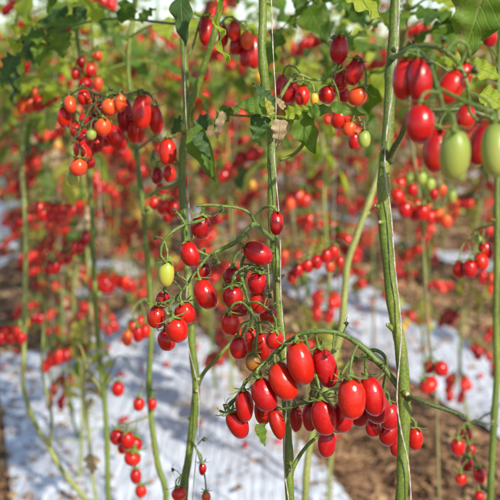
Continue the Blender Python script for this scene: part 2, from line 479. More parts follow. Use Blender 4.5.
def compound_leaf(seed, mat, L=.26, low=False, sag=1.2):
    """along +Y, upper side +Z"""
    rg = random.Random(seed); mb = MB()
    pts = []; p = Vector((0, 0, 0)); ang = .35; n = 10
    for i in range(n + 1):
        pts.append(p.copy()); p = p + Vector((rg.uniform(-.02, .02) , math.cos(ang), math.sin(ang))) * L / n; ang -= sag / n
    tube(mb, pts, (.0024, .0011), 'stem_green', 5 if low else 7, cap=False)
    def pt(t):
        i = min(n - 1, int(t * n)); return pts[i].lerp(pts[i + 1], t * n - i), (pts[i + 1] - pts[i]).normalized()
    for t, sc_ in ((.30, .75), (.40, .3), (.52, 1.0), (.64, .35), (.76, .95), (.88, .3)):
        for sg in (-1, 1):
            q, dd = pt(min(.99, t + rg.uniform(-.03, .03))); x = Vector((sg, 0, 0))
            nn = x.cross(dd) * sg
            if nn.z < 0: nn = -nn
            dr = (x * .9 + dd * rg.uniform(.3, .7) + nn * rg.uniform(-.35, .2)).normalized()
            ll = L * .34 * sc_ * rg.uniform(.8, 1.2)
            if sc_ > .5:
                tube(mb, [q, q + dr * ll * .12], .0009, 'stem_green', 4, cap=False); q = q + dr * ll * .12
            leaflet(mb, q, dr, nn, ll, ll * rg.uniform(.5, .66), mat, rg, low, rg.uniform(.3, 1.2), rg.choice((2.5, 3.5)))
    q, dd = pts[-1], (pts[-1] - pts[-2]).normalized()
    nn = Vector((1, 0, 0)).cross(dd)
    leaflet(mb, q, dd, nn if nn.z > 0 else -nn, L * .4, L * .25, mat, rg, low, rg.uniform(.3, 1), 3.5)
    return mb
LEAFK = ['leaf_green', 'leaf_light', 'leaf_green', 'leaf_dark', 'leaf_light', 'leaf_green', 'leaf_dry']
CLEAF = [compound_leaf(100 + i, LEAFK[i], .24 + .02 * (i % 3), sag=1.0 + .3 * (i % 4)) for i in range(7)]
CLEAFm = [c.mesh('leaf') for c in CLEAF]
CLOW = [compound_leaf(200 + i, k, .25, low=True, sag=.9 + .35 * (i % 4)) for i, k in enumerate(['leaf_green', 'leaf_light', 'leaf_light', 'leaf_green', 'leaf_yellow', 'leaf_dark', 'leaf_dry'])]

# ------------------------------------------------------------------ near plants, built one by one
class Plant:
    def __init__(s, path, r, label, mat='stem_green', top=2.05, jit=.03, lump=.12, scars=()):
        """path: (px, py, depth) of the visible stem, from top to bottom"""
        P = [at(*q) for q in path]
        rg = random.Random(len(label) * 7 + int(path[0][0]))
        if P[0].z < P[-1].z: P.reverse()
        # carry the stem up out of view and down to its root in the bed
        up = []; q = P[0].copy()
        while q.z < top: 
            q = q + Vector((rg.uniform(-jit, jit), rg.uniform(-jit, jit), .16)); up.append(q.copy())
        dn = []; q = P[-1].copy()
        while q.z > .32:
            q = q + Vector((rg.uniform(-jit, jit), rg.uniform(-jit, jit), -.2)); dn.append(q.copy())
        q = q.copy(); q.z = ground_at(q.x, q.y) - .02
        if not dn or (dn[-1] - q).length > .02: dn.append(q)
        s.root_pos = q.copy()
        s.o = empty('tomato_plant', q, label, 'tomato plant', 'tomato plants in the beds')
        pts = smooth_path(list(reversed(up)) + P + dn, 6)
        n = len(pts); R = []
        s.pts = pts
        for i, p_ in enumerate(pts):
            t = max(0, min(1, p_.z / 2.0))
            nd = ((p_.z + r * 9) % .115) / .115 - .5
            R.append(r * (1.06 - .33 * t ** 3) * (1 + .10 * mnoise.noise(p_ * 22) + .20 * math.exp(-(nd / .07) ** 2)))
        mb = MB(); off = -q
        tube(mb, [p_ + off for p_ in pts], R, mat, 14, lump=lump)
        for (sx, sy, sdp, sr) in scars:     # cut leaf scars and swollen nodes
            c0 = at(sx, sy, sdp) + off
            near = min(pts, key=lambda v: (v + off - c0).length) + off
            dr = (c0 - near); dr = dr.normalized() if dr.length > 1e-4 else -CF
            tube(mb, [near + dr * r * .5, near + dr * r * 1.15, near + dr * r * 1.5], [sr * 1.6, sr * 1.1, sr * .8], mat, 8)
            tube(mb, [near + dr * r * 1.5, near + dr * (r * 1.5 + .0012)], sr * .7, 'scar', 8)
        for z_ in [.9 + .115 * i_ for i_ in range(7)]:
            if rg.random() < .3: continue
            nr_ = min(pts, key=lambda v: abs(v.z - z_ - rg.uniform(-.01, .01))) + off
            sx_ = rg.choice((-1, 1)); dr = (CR * sx_ + CU * rg.uniform(.1, .8) - CF * rg.uniform(-.3, .5)).normalized(); ln_ = rg.uniform(.3, 1.2) * r
            tube(mb, [nr_ + dr * r * .3, nr_ + dr * r * .95, nr_ + dr * (r + ln_)], [r * .75, r * .5, r * .32], mat, 8, lump=.3)
            tube(mb, [nr_ + dr * (r + ln_), nr_ + dr * (r + ln_ + .001)], r * .26, 'scar', 8)
        hairs(mb, [p_ + off for p_ in pts if 1.0 < p_.z < 1.62], r, 1500, mat, rg)
        obj('stem', mb, s.o)
        s.off = off
    def shoot(s, path, r, mat='stem_green', name='side_shoot', label=None):
        P = [at(*q) for q in path]; mb = MB()
        pts = smooth_path(P, 5); o0 = P[0]
        R = [r[0] + (r[1] - r[0]) * i / (len(pts) - 1) for i in range(len(pts))]
        R[0] *= 1.7; R[1] *= 1.35
        tube(mb, [p_ - o0 for p_ in pts], R, mat, 9, lump=.2)
        return obj(name, mb, s.o, o0 - s.root_pos, label)
    def leaf(s, px, py, d, ang, size, k, toward=0.0, roll=0.0):
        """compound leaf; ang: direction in the picture, degrees from right, counter clockwise"""
        a = math.radians(ang); dr = (CR * math.cos(a) + CU * math.sin(a) - CF * toward).normalized()
        nrm = Vector((0, 0, 1)) - CF * .25
        x = dr.cross(nrm).normalized(); z = x.cross(dr).normalized()
        M = Matrix((x, dr, z)).transposed().to_4x4()
        M = M @ Matrix.Rotation(roll, 4, 'Y')
        o = obj('leaf', CLEAFm[k], s.o, at(px, py, d) - s.root_pos)
        o.rotation_mode = 'QUATERNION'; o.rotation_quaternion = M.to_quaternion(); o.scale = (size,) * 3
        return o
    def leaflet(s, path, width, mat, d, seed=1, face=1.0, label=None, lobes=3.5, droop=.3):
        """single leaflet: path (px0,py0,px1,py1), width in px"""
        rg = random.Random(seed); a = at(path[0], path[1], d); b = at(path[2], path[3], d - .01)
        mb = MB(); nrm = (-CF * face + Vector((0, 0, .5)) + CR * rg.uniform(-.5, .5))
        leaflet(mb, Vector((0, 0, 0)), b - a, nrm, (b - a).length, width / F * d, mat, rg, False, droop, lobes, .5)
        return obj('leaf', mb, s.o, a - s.root_pos, label)
    def truss(s, rachis, toms, sprigs=(), mat='truss_green', r=(.0028, .0012), pr=.0011, label=None):
        """rachis: list of polylines of (px,py,depth); toms: (px,py,w,h,tilt,depth,ripeness[,shape[,lean]])"""
        lines = [smooth_path([at(*q) for q in L], 5) for L in rachis]
        o0 = lines[0][0].copy(); mb = MB()
        for i, L in enumerate(lines):
            r0 = r[0] if i == 0 else r[0] * .62
            R = [r0 + (r[1] - r0) * k / (len(L) - 1) for k in range(len(L))]
            R = [q * (1 + .22 * mnoise.noise(p_ * 90)) for q, p_ in zip(R, L)]
            tube(mb, [p_ - o0 for p_ in L], R, mat, 8, lump=.2)
            hairs(mb, [p_ - o0 for p_ in L], (r0 + r[1]) / 2, 260, mat, random.Random(i), .0011)
        allp = [p_ for L in lines for p_ in L[1:]]
        to = obj('fruit_truss', bpy.data.meshes.new('tmp'), s.o, o0 - s.root_pos, label)
        rg = random.Random(int(toms[0][0] * 13 + toms[0][1]))
        for T in toms:
            px, py, wpx, hpx, tilt, d, rp = T[:7]
            if d > 1.5: wpx *= 1.15; hpx *= 1.12
            elif len(toms) == len(T1): wpx *= .99; hpx *= 1.04
            shp = T[7] if len(T) > 7 and T[7] is not None else rg.choice((0, 0, 1, 2))
            lean = T[8] if len(T) > 8 else rg.uniform(-.25, .1)
            ta = math.radians(tilt)
            a = (CU * math.cos(ta) + CR * math.sin(ta) + CF * lean).normalized()
            L = hpx / F * d * (1 + .25 * lean * lean); W = wpx / F * d
            c = at(px, py, d); top = c + a * L * .5
            q = axis_quat(a, rg.uniform(0, 6.28))
            o = obj('tomato', TM[rp, shp], to, top - o0, TLABEL.get(rp))
            o.rotation_mode = 'QUATERNION'; o.rotation_quaternion = q; o.scale = (W * rg.uniform(.98, 1.02), W, L)
            cs = max(.6, min(1.25, W / .024)) * rg.uniform(.95, 1.2)
            ca = top - a * L * .022
            k = obj('calyx', rg.choice(CALm), to, ca - o0)
            k.rotation_mode = 'QUATERNION'; k.rotation_quaternion = q; k.scale = (cs,) * 3
            src = min(allp, key=lambda v: (v - (top + a * .012 + Vector((0, 0, .008)))).length)
            pedicel(mb, src - o0, ca - o0, a, pr, mat)
        for (px, py, d, ta, ln) in sprigs:      # dried flowers and empty calyces
            a = (CU * math.cos(math.radians(ta)) + CR * math.sin(math.radians(ta)) + CF * rg.uniform(-.4, .2)).normalized()
            c = at(px, py, d); src = min(allp, key=lambda v: (v - c).length)
            tube(mb, [p_ - o0 for p_ in bez(src, src.lerp(c, .3) + Vector((0, 0, .004)), c - a * .006, c, 6)], (pr * .8, pr * .7), mat, 6, cap=False)
            M = Matrix.Translation(c - o0) @ axis_quat(-a, 0).to_matrix().to_4x4() @ Matrix.Diagonal((ln, ln, ln, 1))
            mb.merge(rg.choice(CALD), M)
        old = to.data; to.data = mb.mesh('fruit_truss'); bpy.data.meshes.remove(old)
        return to
def twine(path, label, r=.0006, group='support twines', up=2.15):
    P = [at(*q) for q in path]; rg = random.Random(len(label))
    q = P[0].copy(); U = [Vector((q.x, q.y, up))] if q.z < up - .02 else []
    e = P[-1].copy(); e2 = Vector((e.x, e.y, ground_at(e.x, e.y) + .01))
    mid = [e.lerp(e2, t_) for t_ in (.06, .2, .5)]
    if U: U = U + [U[0].lerp(q, .6), U[0].lerp(q, .9)]
    pts = smooth_path(U + P + mid + [e2], 8); o0 = e2; mb = MB(); n = len(pts)
    for k in (0, 1):
        tube(mb, [p_ - o0 + (CR * math.cos(i * 1.1 + k * PI) + CF * math.sin(i * 1.1 + k * PI)) * r * .5 for i, p_ in enumerate(pts)], r * .75, 'twine', 6)
    return tag(obj('support_twine', mb, None, o0), label, 'twine', group)

# P1 thick foreground stem at right
D1 = .97
p1 = Plant([(397, -12, .98), (394, 40, .98), (391, 75, .975), (388, 130, .97), (384, 170, .97), (384, 215, D1), (388, 262, D1), (394, 312, D1), (401, 350, D1), (404, 400, D1), (403, 450, D1), (400, 512, D1)],
           .0063, 'tomato plant with the thickest sharp green stem, large oval red fruit to its left', 'stem_green', scars=((378, 222, .96, .0026), (381, 148, .96, .003), (400, 44, .96, .003), (411, 397, .95, .0035)))
p1.shoot([(408, 397, .965), (416, 399, .95), (432, 405, .94), (450, 411, .935), (467, 417, .93)], (.0030, .0016), 'stem_dark', 'leaf_stalk', 'bare leaf stalk with a cut tip')
p1.shoot([(388, 160, .97), (394, 148, .95), (402, 134, .93), (412, 112, .91), (440, 110, .9), (470, 111, .9), (505, 124, .9)], (.0036, .0020), 'stem_dark')
T1 = [
 (244.5, 406, 20, 31, -4, 1.03, 'r', 1), (237, 425, 22, 29, -28, 1.045, 'r', 1), (264.6, 394.5, 25, 34, -22, 1.01, 'r', 0),
 (284, 381, 27, 39, -24, 1.00, 'r', 0), (301.4, 363, 27, 42, -14, .985, 'r', 2), (324.8, 367.5, 24, 41, -17, .995, 'r', 0),
 (351.4, 398.5, 29, 40, -3, .96, 'r', 2), (372, 396, 25, 39, -15, .985, 'r', 0), (324.4, 417, 26, 36, -10, .985, 'r', 2),
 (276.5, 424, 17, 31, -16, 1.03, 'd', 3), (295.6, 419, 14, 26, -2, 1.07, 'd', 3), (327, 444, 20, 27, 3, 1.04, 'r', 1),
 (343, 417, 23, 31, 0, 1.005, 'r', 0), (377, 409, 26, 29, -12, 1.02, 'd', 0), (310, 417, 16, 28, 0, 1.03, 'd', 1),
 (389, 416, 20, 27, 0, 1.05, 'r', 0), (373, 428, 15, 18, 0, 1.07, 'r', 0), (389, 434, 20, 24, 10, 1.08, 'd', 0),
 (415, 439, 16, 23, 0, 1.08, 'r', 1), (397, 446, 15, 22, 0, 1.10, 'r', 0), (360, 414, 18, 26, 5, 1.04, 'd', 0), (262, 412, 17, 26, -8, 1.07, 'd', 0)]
p1.truss([[(401, 392, .975), (392, 378, .98), (378, 362, .98), (362, 347, .98), (343, 335, .985), (322, 331, .985), (304, 333, .99), (290, 340, 1.0), (276, 353, 1.01), (261, 366, 1.02), (247, 381, 1.035), (236, 398, 1.05), (228, 408, 1.05)],
          [(378, 362, .985), (362, 356, 1.0), (350, 362, 1.0), (341, 375, 1.0)],
          [(362, 356, 1.0), (374, 350, 1.0), (385, 357, 1.0), (386, 372, 1.02), (384, 395, 1.05), (398, 420, 1.09)],
          [(304, 333, .99), (311, 360, 1.0), (312, 385, 1.02), (318, 397, 1.02), (300, 404, 1.04), (283, 409, 1.05), (270, 404, 1.06)],
          [(318, 397, 1.02), (330, 392, 1.01), (345, 396, 1.03), (355, 405, 1.04)]],
         T1, sprigs=[(334, 352, .97, 160, 1.0), (346, 324, .98, -120, .8), (383, 366, .97, 60, 1.1), (225, 407, 1.03, -100, 1.2), (318, 390, .98, 30, 1.0), (268, 372, 1.0, 10, .9)],
         r=(.0036, .0016), pr=.0013, label='big lower truss of large glossy red oval tomatoes')
p1.leaflet((259, 424, 266, 446), 13, 'leaf_green', 1.03, 5, .8)
# truss at upper right, nearer than the focus
T2 = [(a_, b_, w_, h_, t_, dd_ - .07, *z_) for (a_, b_, w_, h_, t_, dd_, *z_) in [(404, 79, 23, 43, 4, .86, 'r', 0), (419, 80, 25, 44, -3, .85, 'r', 2), (420, 124, 29, 40, 2, .80, 'r', 0),
      (450, 87, 25, 36, 25, .86, 'r', 0), (462, 76, 22, 28, 15, .89, 'r', 1), (436, 150, 27, 44, 8, .87, 'd', 0),
      (453, 154, 31, 52, 0, .79, 'g', 2), (483, 142, 26, 48, 18, .86, 'd', 0), (496, 150, 31, 54, 0, .78, 'g', 2), (466, 118, 20, 28, 10, .93, 'd', 0)]]
p1.truss([[(393, 58, 0.975), (404, 52, 0.850), (415, 47, 0.810), (432, 46, 0.790), (446, 52, 0.780), (460, 66, 0.790), (468, 88, 0.790), (470, 112, 0.800), (488, 128, 0.800)],
          [(415, 47, 0.810), (428, 60, 0.760), (438, 88, 0.740), (444, 110, 0.720)],
          [(446, 52, 0.780), (455, 42, 0.780), (466, 44, 0.780), (470, 58, 0.790)],
          [(438, 88, 0.740), (462, 100, 0.730), (492, 112, 0.720)]],
         T2, sprigs=[(444, 38, .77, 20, 1.1), (430, 62, .75, 80, 1.0), (476, 70, .77, 70, 1.2)], r=(.0026, .0013), label='blurred upper right truss with two big pale green tomatoes')
p1.leaflet((490, -22, 456, 56), 64, 'leaf_green', .93, 8, .9)
p1.leaflet((352, -6, 392, 20), 30, 'leaf_light', 1.0, 9, .6)
p1.leaflet((470, 66, 504, 74), 26, 'leaf_light', .95, 10, .9)
p1.leaflet((482, 92, 508, 106), 24, 'leaf_light', .98, 12, .9)
p1.leaflet((458, 122, 470, 128), 12, 'leaf_green', .90, 13, .9)
for q in ((398, -130, .98, 20, .9, 0, .2, .3), (398, -140, .98, 200, .9, 1, .0, .2), (398, -170, 1.0, 100, 1, 2, .4, 0), (405, -150, .98, -10, .9, 5, -.3, .1)): p1.leaf(*q)
twine([(400, -14, .95), (396, 60, .955), (387, 130, .955), (385, 170, .955), (391, 215, .957), (395, 268, .957), (401, 330, .957), (397, 395, .955), (401, 430, .955), (408, 462, .955), (411, 505, .955)],
      'white twine wound down the thickest foreground stem', .0007)

# P2 middle stem
D2 = 1.13
p2 = Plant([(262, -12, 1.12), (262, 50, 1.12), (266, 90, 1.125), (271, 130, D2), (272, 170, D2), (272, 215, D2), (276, 260, D2), (278, 300, D2), (283, 350, D2), (286, 400, D2), (288, 450, D2), (291, 512, D2)],
           .0055, 'tomato plant with straight light green stem in the picture centre, curled leaves across it', 'stem_green', scars=((281, 277, 1.11, .0032), (290, 470, 1.12, .0035), (266, 118, 1.12, .003)))
p2.shoot([(290, 476, 1.13), (296, 462, 1.13), (306, 447, 1.14), (318, 436, 1.15)], (.0028, .002), 'stem_green')
D4 = 1.05
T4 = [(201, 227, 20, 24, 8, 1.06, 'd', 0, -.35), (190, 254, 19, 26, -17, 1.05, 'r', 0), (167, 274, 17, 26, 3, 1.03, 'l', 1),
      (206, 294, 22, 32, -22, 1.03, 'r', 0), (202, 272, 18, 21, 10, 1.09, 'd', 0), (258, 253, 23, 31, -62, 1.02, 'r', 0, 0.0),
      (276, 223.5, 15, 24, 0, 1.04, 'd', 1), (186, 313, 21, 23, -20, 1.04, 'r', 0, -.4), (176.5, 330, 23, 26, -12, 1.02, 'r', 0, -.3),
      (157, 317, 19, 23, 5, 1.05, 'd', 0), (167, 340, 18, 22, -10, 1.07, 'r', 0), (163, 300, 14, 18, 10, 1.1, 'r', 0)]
p2.truss([[(273, 240, 1.125), (264, 232, 1.09), (256, 224, 1.06), (248, 229, D4), (237, 241, D4), (222, 249, D4), (209, 256, D4), (198, 269, D4), (188, 283, D4), (178, 296, D4), (166, 302, D4), (154, 306, D4)],
          [(255, 222, 1.06), (249, 213, 1.05), (238, 208, 1.05), (222, 206, 1.05), (208, 205, 1.05), (196, 206, 1.05)],
          [(254, 219, 1.06), (262, 209, 1.05), (270, 206, 1.04), (275, 209, 1.04)],
          [(205, 219, 1.04), (196, 222, 1.04), (184, 225, 1.04), (171, 233, 1.03), (163, 243, 1.03), (161, 255, 1.03), (165, 261, 1.03)],
          [(186, 226, 1.04), (180, 216, 1.04), (175, 211, 1.04)],
          [(209, 256, D4), (200, 252, D4), (192, 246, D4)],
          [(178, 296, D4), (170, 306, 1.04), (172, 316, 1.03)]],
         T4, sprigs=[(222, 212, 1.03, 190, 1.0), (155, 237, 1.03, -80, 1.1), (174, 210, 1.03, -60, .7), (219, 263, 1.03, 150, 1.2), (214, 258, 1.03, -60, .9), (158, 303, 1.03, -100, 1.0), (178, 274, 1.05, 90, 1.1)],
         mat='truss_green', r=(.0030, .0013), pr=.0012, label='loose middle truss of scattered red tomatoes with one green')
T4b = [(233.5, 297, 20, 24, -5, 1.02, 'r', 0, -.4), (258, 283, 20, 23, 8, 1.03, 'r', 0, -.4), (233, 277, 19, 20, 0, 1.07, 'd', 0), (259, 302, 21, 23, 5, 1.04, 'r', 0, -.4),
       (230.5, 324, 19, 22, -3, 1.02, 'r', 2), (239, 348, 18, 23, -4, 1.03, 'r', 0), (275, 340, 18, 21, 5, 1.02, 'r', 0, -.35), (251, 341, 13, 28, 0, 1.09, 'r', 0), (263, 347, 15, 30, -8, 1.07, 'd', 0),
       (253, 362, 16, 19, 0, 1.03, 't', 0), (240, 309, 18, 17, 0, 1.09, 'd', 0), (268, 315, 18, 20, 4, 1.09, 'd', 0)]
p2.truss([[(273, 252, 1.125), (262, 246, 1.08), (250, 250, 1.04), (242, 262, 1.04), (242, 278, 1.03), (246, 292, 1.02), (251, 310, 1.02), (256, 322, 1.02), (257, 340, 1.02), (256, 352, 1.02)],
          [(242, 264, 1.04), (252, 266, 1.02), (257, 272, 1.02)],
          [(251, 312, 1.02), (243, 303, 1.01), (234, 304, 1.01), (229, 312, 1.01)],
          [(254, 317, 1.02), (246, 326, 1.01), (241, 337, 1.02)],
          [(257, 323, 1.02), (267, 322, 1.01), (274, 328, 1.01)], [(246, 304, 1.02), (256, 302, 1.01), (264, 306, 1.01), (270, 311, 1.01)]],
         T4b, sprigs=[(272, 313, 1.0, 100, 1.0), (224, 285, 1.02, -90, 1.0), (246, 270, 1.0, 40, .9), (262, 268, 1.0, 20, 1.0), (271, 296, 1.02, 80, .9)],
         mat='truss_green', r=(.0024, .0012), pr=.0012, label='hanging middle truss of short red tomatoes')
T3 = [(339.5, 50, 19, 28, 4, 1.24, 'r', 0), (354, 72.5, 18, 26, 16, 1.24, 'r', 0), (340.5, 80.5, 15, 23, 5, 1.27, 'r', 0), (357, 96, 19, 20, 35, 1.24, 'o', 0),
      (339, 119, 18, 21, 0, 1.26, 'r', 0), (349.5, 129, 13, 16, 20, 1.25, 'o', 0), (364.5, 139, 13, 18, 0, 1.24, 'g', 0), (354, 141, 12, 18, 0, 1.29, 'r', 0), (327.5, 95, 18, 18, 20, 1.27, 'r', 0),
      (290, 92, 19, 24, 10, 1.25, 'r', 0), (302, 96, 15, 20, 5, 1.23, 'r', 0), (281, 86, 13, 21, 10, 1.3, 'r', 0), (314, 99, 9, 13, 0, 1.2, 'y', 1), (344, 95, 12, 16, 0, 1.3, 'r', 0)]
p2.truss([[(272, 118, 1.13), (279, 100, 1.18), (291, 80, 1.22), (300, 75, 1.23), (315, 80, 1.24), (330, 76, 1.25), (340, 62, 1.25), (346, 40, 1.25), (341, 33, 1.25)],
          [(330, 76, 1.25), (348, 66, 1.24), (357, 56, 1.24), (364, 66, 1.24), (366, 84, 1.24), (356, 106, 1.26), (362, 126, 1.26)]],
         T3, sprigs=[(333, 37, 1.22, -60, 1.0), (362, 60, 1.22, 60, 1.0)], r=(.0024, .0012), label='upper truss of glossy red tomatoes right of the centre stem')
p2.shoot([(272, 117, D2), (285, 118, 1.12), (300, 124, 1.11), (307, 135, 1.11), (302, 146, 1.12), (293, 155, 1.13), (280, 160, D2)], (.0024, .0022), 'stem_green', 'leaf_stalk')
p2.shoot([(270, 118, D2), (258, 116, 1.11), (245, 116, 1.1), (232, 115, 1.1)], (.002, .0012), 'stem_green', 'leaf_stalk')
p2.leaflet((272, 104, 254, 82), 15, 'leaf_dark', 1.10, 21, .5)
p2.leaflet((266, 106, 236, 104), 22, 'leaf_green', 1.09, 22, .7)
p2.leaflet((262, 116, 256, 140), 22, 'leaf_dark', 1.10, 23, .9)
p2.leaflet((272, 114, 268, 96), 9, 'leaf_yellow', 1.08, 24, .8, 'half yellowed curled leaf')
p2.leaflet((298, 116, 318, 152), 30, 'leaf_green', 1.10, 25, .9, lobes=2.5)
p2.leaflet((286, 114, 308, 106), 18, 'leaf_light', 1.09, 26, .7)
p2.leaflet((308, 112, 334, 104), 17, 'leaf_green', 1.09, 27, .7)
p2.leaflet((330, 106, 366, 114), 15, 'leaf_green', 1.10, 28, .5)
p2.leaflet((280, 120, 278, 148), 17, 'leaf_dry', 1.08, 29, .9, 'shrivelled dry brown leaf', droop=1.5)
p2.leaflet((284, 108, 276, 96), 8, 'leaf_dry', 1.08, 30, .9, 'shrivelled dry brown leaf')
for q in ((262, -130, 1.12, 150, .9, 3, .1, .2), (262, -150, 1.12, 20, .9, 2, .2, .2), (262, -170, 1.12, 90, .9, 0, .4, 0), (262, -110, 1.14, 10, .7, 5, -.5, .2)): p2.leaf(*q)
twine([(271, -14, 1.09), (273, 50, 1.09), (276, 106, 1.1), (274, 150, 1.115), (280, 230, 1.115), (281, 300, 1.115), (287, 380, 1.115), (284, 460, 1.115), (289, 505, 1.115)],
      'white twine beside the straight stem in the picture centre', .0007)

# P3 forked stem left of centre
D3 = 1.30
p3 = Plant([(184, 20, 1.3), (185, 70, 1.3), (187, 115, D3), (183, 150, D3), (182, 185, D3), (185, 235, D3), (189, 290, D3), (192, 345, D3), (196, 385, D3), (194, 415, D3), (189, 455, D3), (184, 512, D3)],
           .0053, 'tomato plant with forked green stem, left of the centre stem, drooping leaf at the fork', 'stem_green', scars=((203, 380, 1.28, .0028), (205, 378, 1.28, .003), (198, 392, 1.28, .003)))
p3.shoot([(185, 132, D3), (188, 110, 1.29), (197, 88, 1.28), (206, 60, 1.27), (214, 34, 1.26), (220, 5, 1.26), (224, -25, 1.26)], (.0052, .0040), 'stem_green', label='upper fork of the stem leaning right')
p3.shoot([(197, 384, D3), (206, 370, 1.29), (216, 360, 1.29), (226, 348, 1.29), (238, 336, 1.3)], (.0030, .0022), 'stem_green')
p3.shoot([(183, 178, D3), (172, 186, 1.31), (160, 189, 1.32), (150, 196, 1.34)], (.0028, .0018), 'stem_green')
p3.leaflet((181, -6, 184, 46), 24, 'leaf_dark', 1.22, 31, .9, lobes=2.5)
p3.leaflet((192, 128, 214, 182), 26, 'leaf_green', 1.24, 32, .9, lobes=2.5)
p3.leaflet((196, 134, 212, 158), 15, 'leaf_dark', 1.22, 33, .9)
p3.leaflet((228, 108, 212, 128), 17, 'leaf_green', 1.2, 34, .9)
p3.leaflet((224, 112, 210, 142), 10, 'leaf_dry', 1.19, 35, .9, 'crumpled dry leaf tip', droop=1.4)
p3.leaflet((210, 118, 186, 128), 18, 'leaf_dark', 1.25, 36, .8)
p3.leaflet((186, 120, 170, 134), 17, 'leaf_dark', 1.33, 37, .8)
p3.leaflet((240, 108, 218, 112), 10, 'leaf_green', 1.2, 38, .6)
p3.truss([[(184, 60, 1.3), (192, 48, 1.32), (200, 22, 1.33), (206, 12, 1.33), (210, 14, 1.33)]], [(206.5, 31.5, 17, 29, 0, 1.33, 'r', 0)], r=(.002, .0012), label='single red tomato left of the leaning fork')
p3.truss([[(210, 48, 1.27), (216, 30, 1.4), (228, 17, 1.48), (240, 22, 1.5), (252, 32, 1.5)]],
         [(223.5, 36, 11, 22, 0, 1.5, 'r', 0), (234, 31, 14, 20, 0, 1.48, 'r', 0), (236, 45, 14, 21, 10, 1.5, 'r', 0), (247, 40, 12, 19, 0, 1.48, 'o', 0), (246, 57, 14, 22, 0, 1.5, 'r', 0), (254, 52, 13, 30, 0, 1.52, 'd', 0)],
         r=(.0022, .0012), label='bunch of red tomatoes between the two upper stems')
p3.truss([[(183, 172, D3), (176, 160, 1.3), (172, 142, 1.3), (168, 132, 1.3)], [(176, 165, 1.3), (166, 160, 1.34), (156, 162, 1.36)]],
         [(167, 152, 17, 27, 0, 1.3, 'r', 2), (157, 176, 12, 17, 0, 1.38, 'd', 0), (169.5, 174, 13, 17, 0, 1.36, 'r', 0), (153, 164, 9, 14, 0, 1.4, 'g', 0)], r=(.002, .0012))
p3.truss([[(190, 440, D3), (196, 448, 1.29), (200, 460, 1.29)], [(189, 466, D3), (182, 474, 1.28), (178, 484, 1.28)]],
         [(179, 494, 15, 14, -20, 1.28, 'r', 0), (202, 469, 8, 13, 0, 1.29, 'r', 3), (206, 497, 9, 12, 0, 1.29, 'o', 0)], sprigs=[(205, 440, 1.28, 150, 1.1), (172, 470, 1.28, -100, 1.0)], r=(.0018, .001), pr=.0009)
for q in ((184, -110, 1.3, 160, .9, 3, .1, .2), (222, -120, 1.26, 10, .9, 0, .1, .2), (184, -160, 1.3, 60, .9, 2, .3, 0), (184, -140, 1.3, 190, .9, 5, -.4, .2)): p3.leaf(*q)
twine([(184, -14, 1.27), (185, 90, 1.275), (188, 150, 1.28), (188, 190, 1.28), (190, 240, 1.28), (186, 330, 1.28), (199, 400, 1.28), (192, 505, 1.28)],
      'white twine down the forked stem left of centre', .0006)

# P4 behind T5
p4 = Plant([(128, 60, 1.72), (134, 120, 1.72), (138, 165, 1.72), (143, 205, 1.72), (146, 245, 1.72), (150, 290, 1.72), (151, 340, 1.72), (149, 385, 1.72), (152, 425, 1.72), (158, 465, 1.72), (166, 505, 1.72)],
           .0050, 'tomato plant with slim green stem under the orange and red cluster at upper left', 'stem_green')
T5 = [(142, 112, 19, 34, -2, 1.30, 'r', 2), (156, 120, 14, 28, -4, 1.32, 'r', 0), (125.5, 116, 16, 32, 0, 1.36, 'r', 0), (136, 131, 18, 25, 0, 1.36, 'r', 0), (116, 138, 17, 28, -28, 1.33, 'r', 0),
      (103, 127, 17, 18, 0, 1.30, 'o', 0), (110, 107, 16, 18, 0, 1.32, 'o', 0), (120, 103, 11, 18, 0, 1.31, 'o', 0), (101, 111, 11, 14, 0, 1.35, 'r', 0), (84, 97, 13, 16, 0, 1.38, 'r', 0),
      (70.5, 104.5, 12, 18, -12, 1.36, 'o', 0), (64, 117, 14, 20, 0, 1.38, 'r', 0), (84, 119, 10, 11, 0, 1.34, 'r', 0), (91, 134.5, 10, 11, 0, 1.28, 'g', 0), (84, 140, 17, 22, -14, 1.34, 'r', 0),
      (82, 151, 17, 22, -28, 1.33, 'r', 0), (78, 167, 18, 18, 8, 1.30, 'o', 0), (89.5, 162, 12, 14, 0, 1.37, 'r', 0), (73, 178, 12, 14, 0, 1.34, 'g', 0), (97, 143, 14, 20, 0, 1.38, 'r', 0), (92, 106, 11, 13, 0, 1.38, 'o', 0), (76, 130, 12, 15, 0, 1.4, 'r', 0)]
T5 = [(a, b, w_ * 1.02, h_ * 1.02, *z_) for (a, b, w_, h_, *z_) in T5] + [(94, 122, 13, 16, 0, 1.37, 'r', 0), (107, 138, 13, 18, 0, 1.4, 'r', 0), (90, 148, 13, 17, 0, 1.4, 'r', 0), (72, 122, 11, 15, 0, 1.42, 'o', 0)]
p4.truss([[(137, 150, 1.72), (150, 140, 1.6), (160, 128, 1.45), (158, 108, 1.36), (149, 94, 1.32), (136, 92, 1.32), (122, 94, 1.32), (108, 97, 1.33), (94, 104, 1.33), (86, 116, 1.33), (80, 130, 1.33), (76, 146, 1.33), (74, 160, 1.33)],
          [(108, 97, 1.33), (96, 94, 1.35), (84, 88, 1.36), (72, 94, 1.37), (66, 102, 1.37)], [(94, 104, 1.33), (100, 114, 1.31), (102, 118, 1.30)]],
         T5, sprigs=[(111, 88, 1.3, 30, 1.2), (96, 120, 1.29, 150, 1.0), (86, 126, 1.3, 200, 1.1), (140, 90, 1.3, 20, 1.0)], mat='truss_dark', r=(.0026, .0013), pr=.0012, label='crowded upper left truss turning from orange to red')
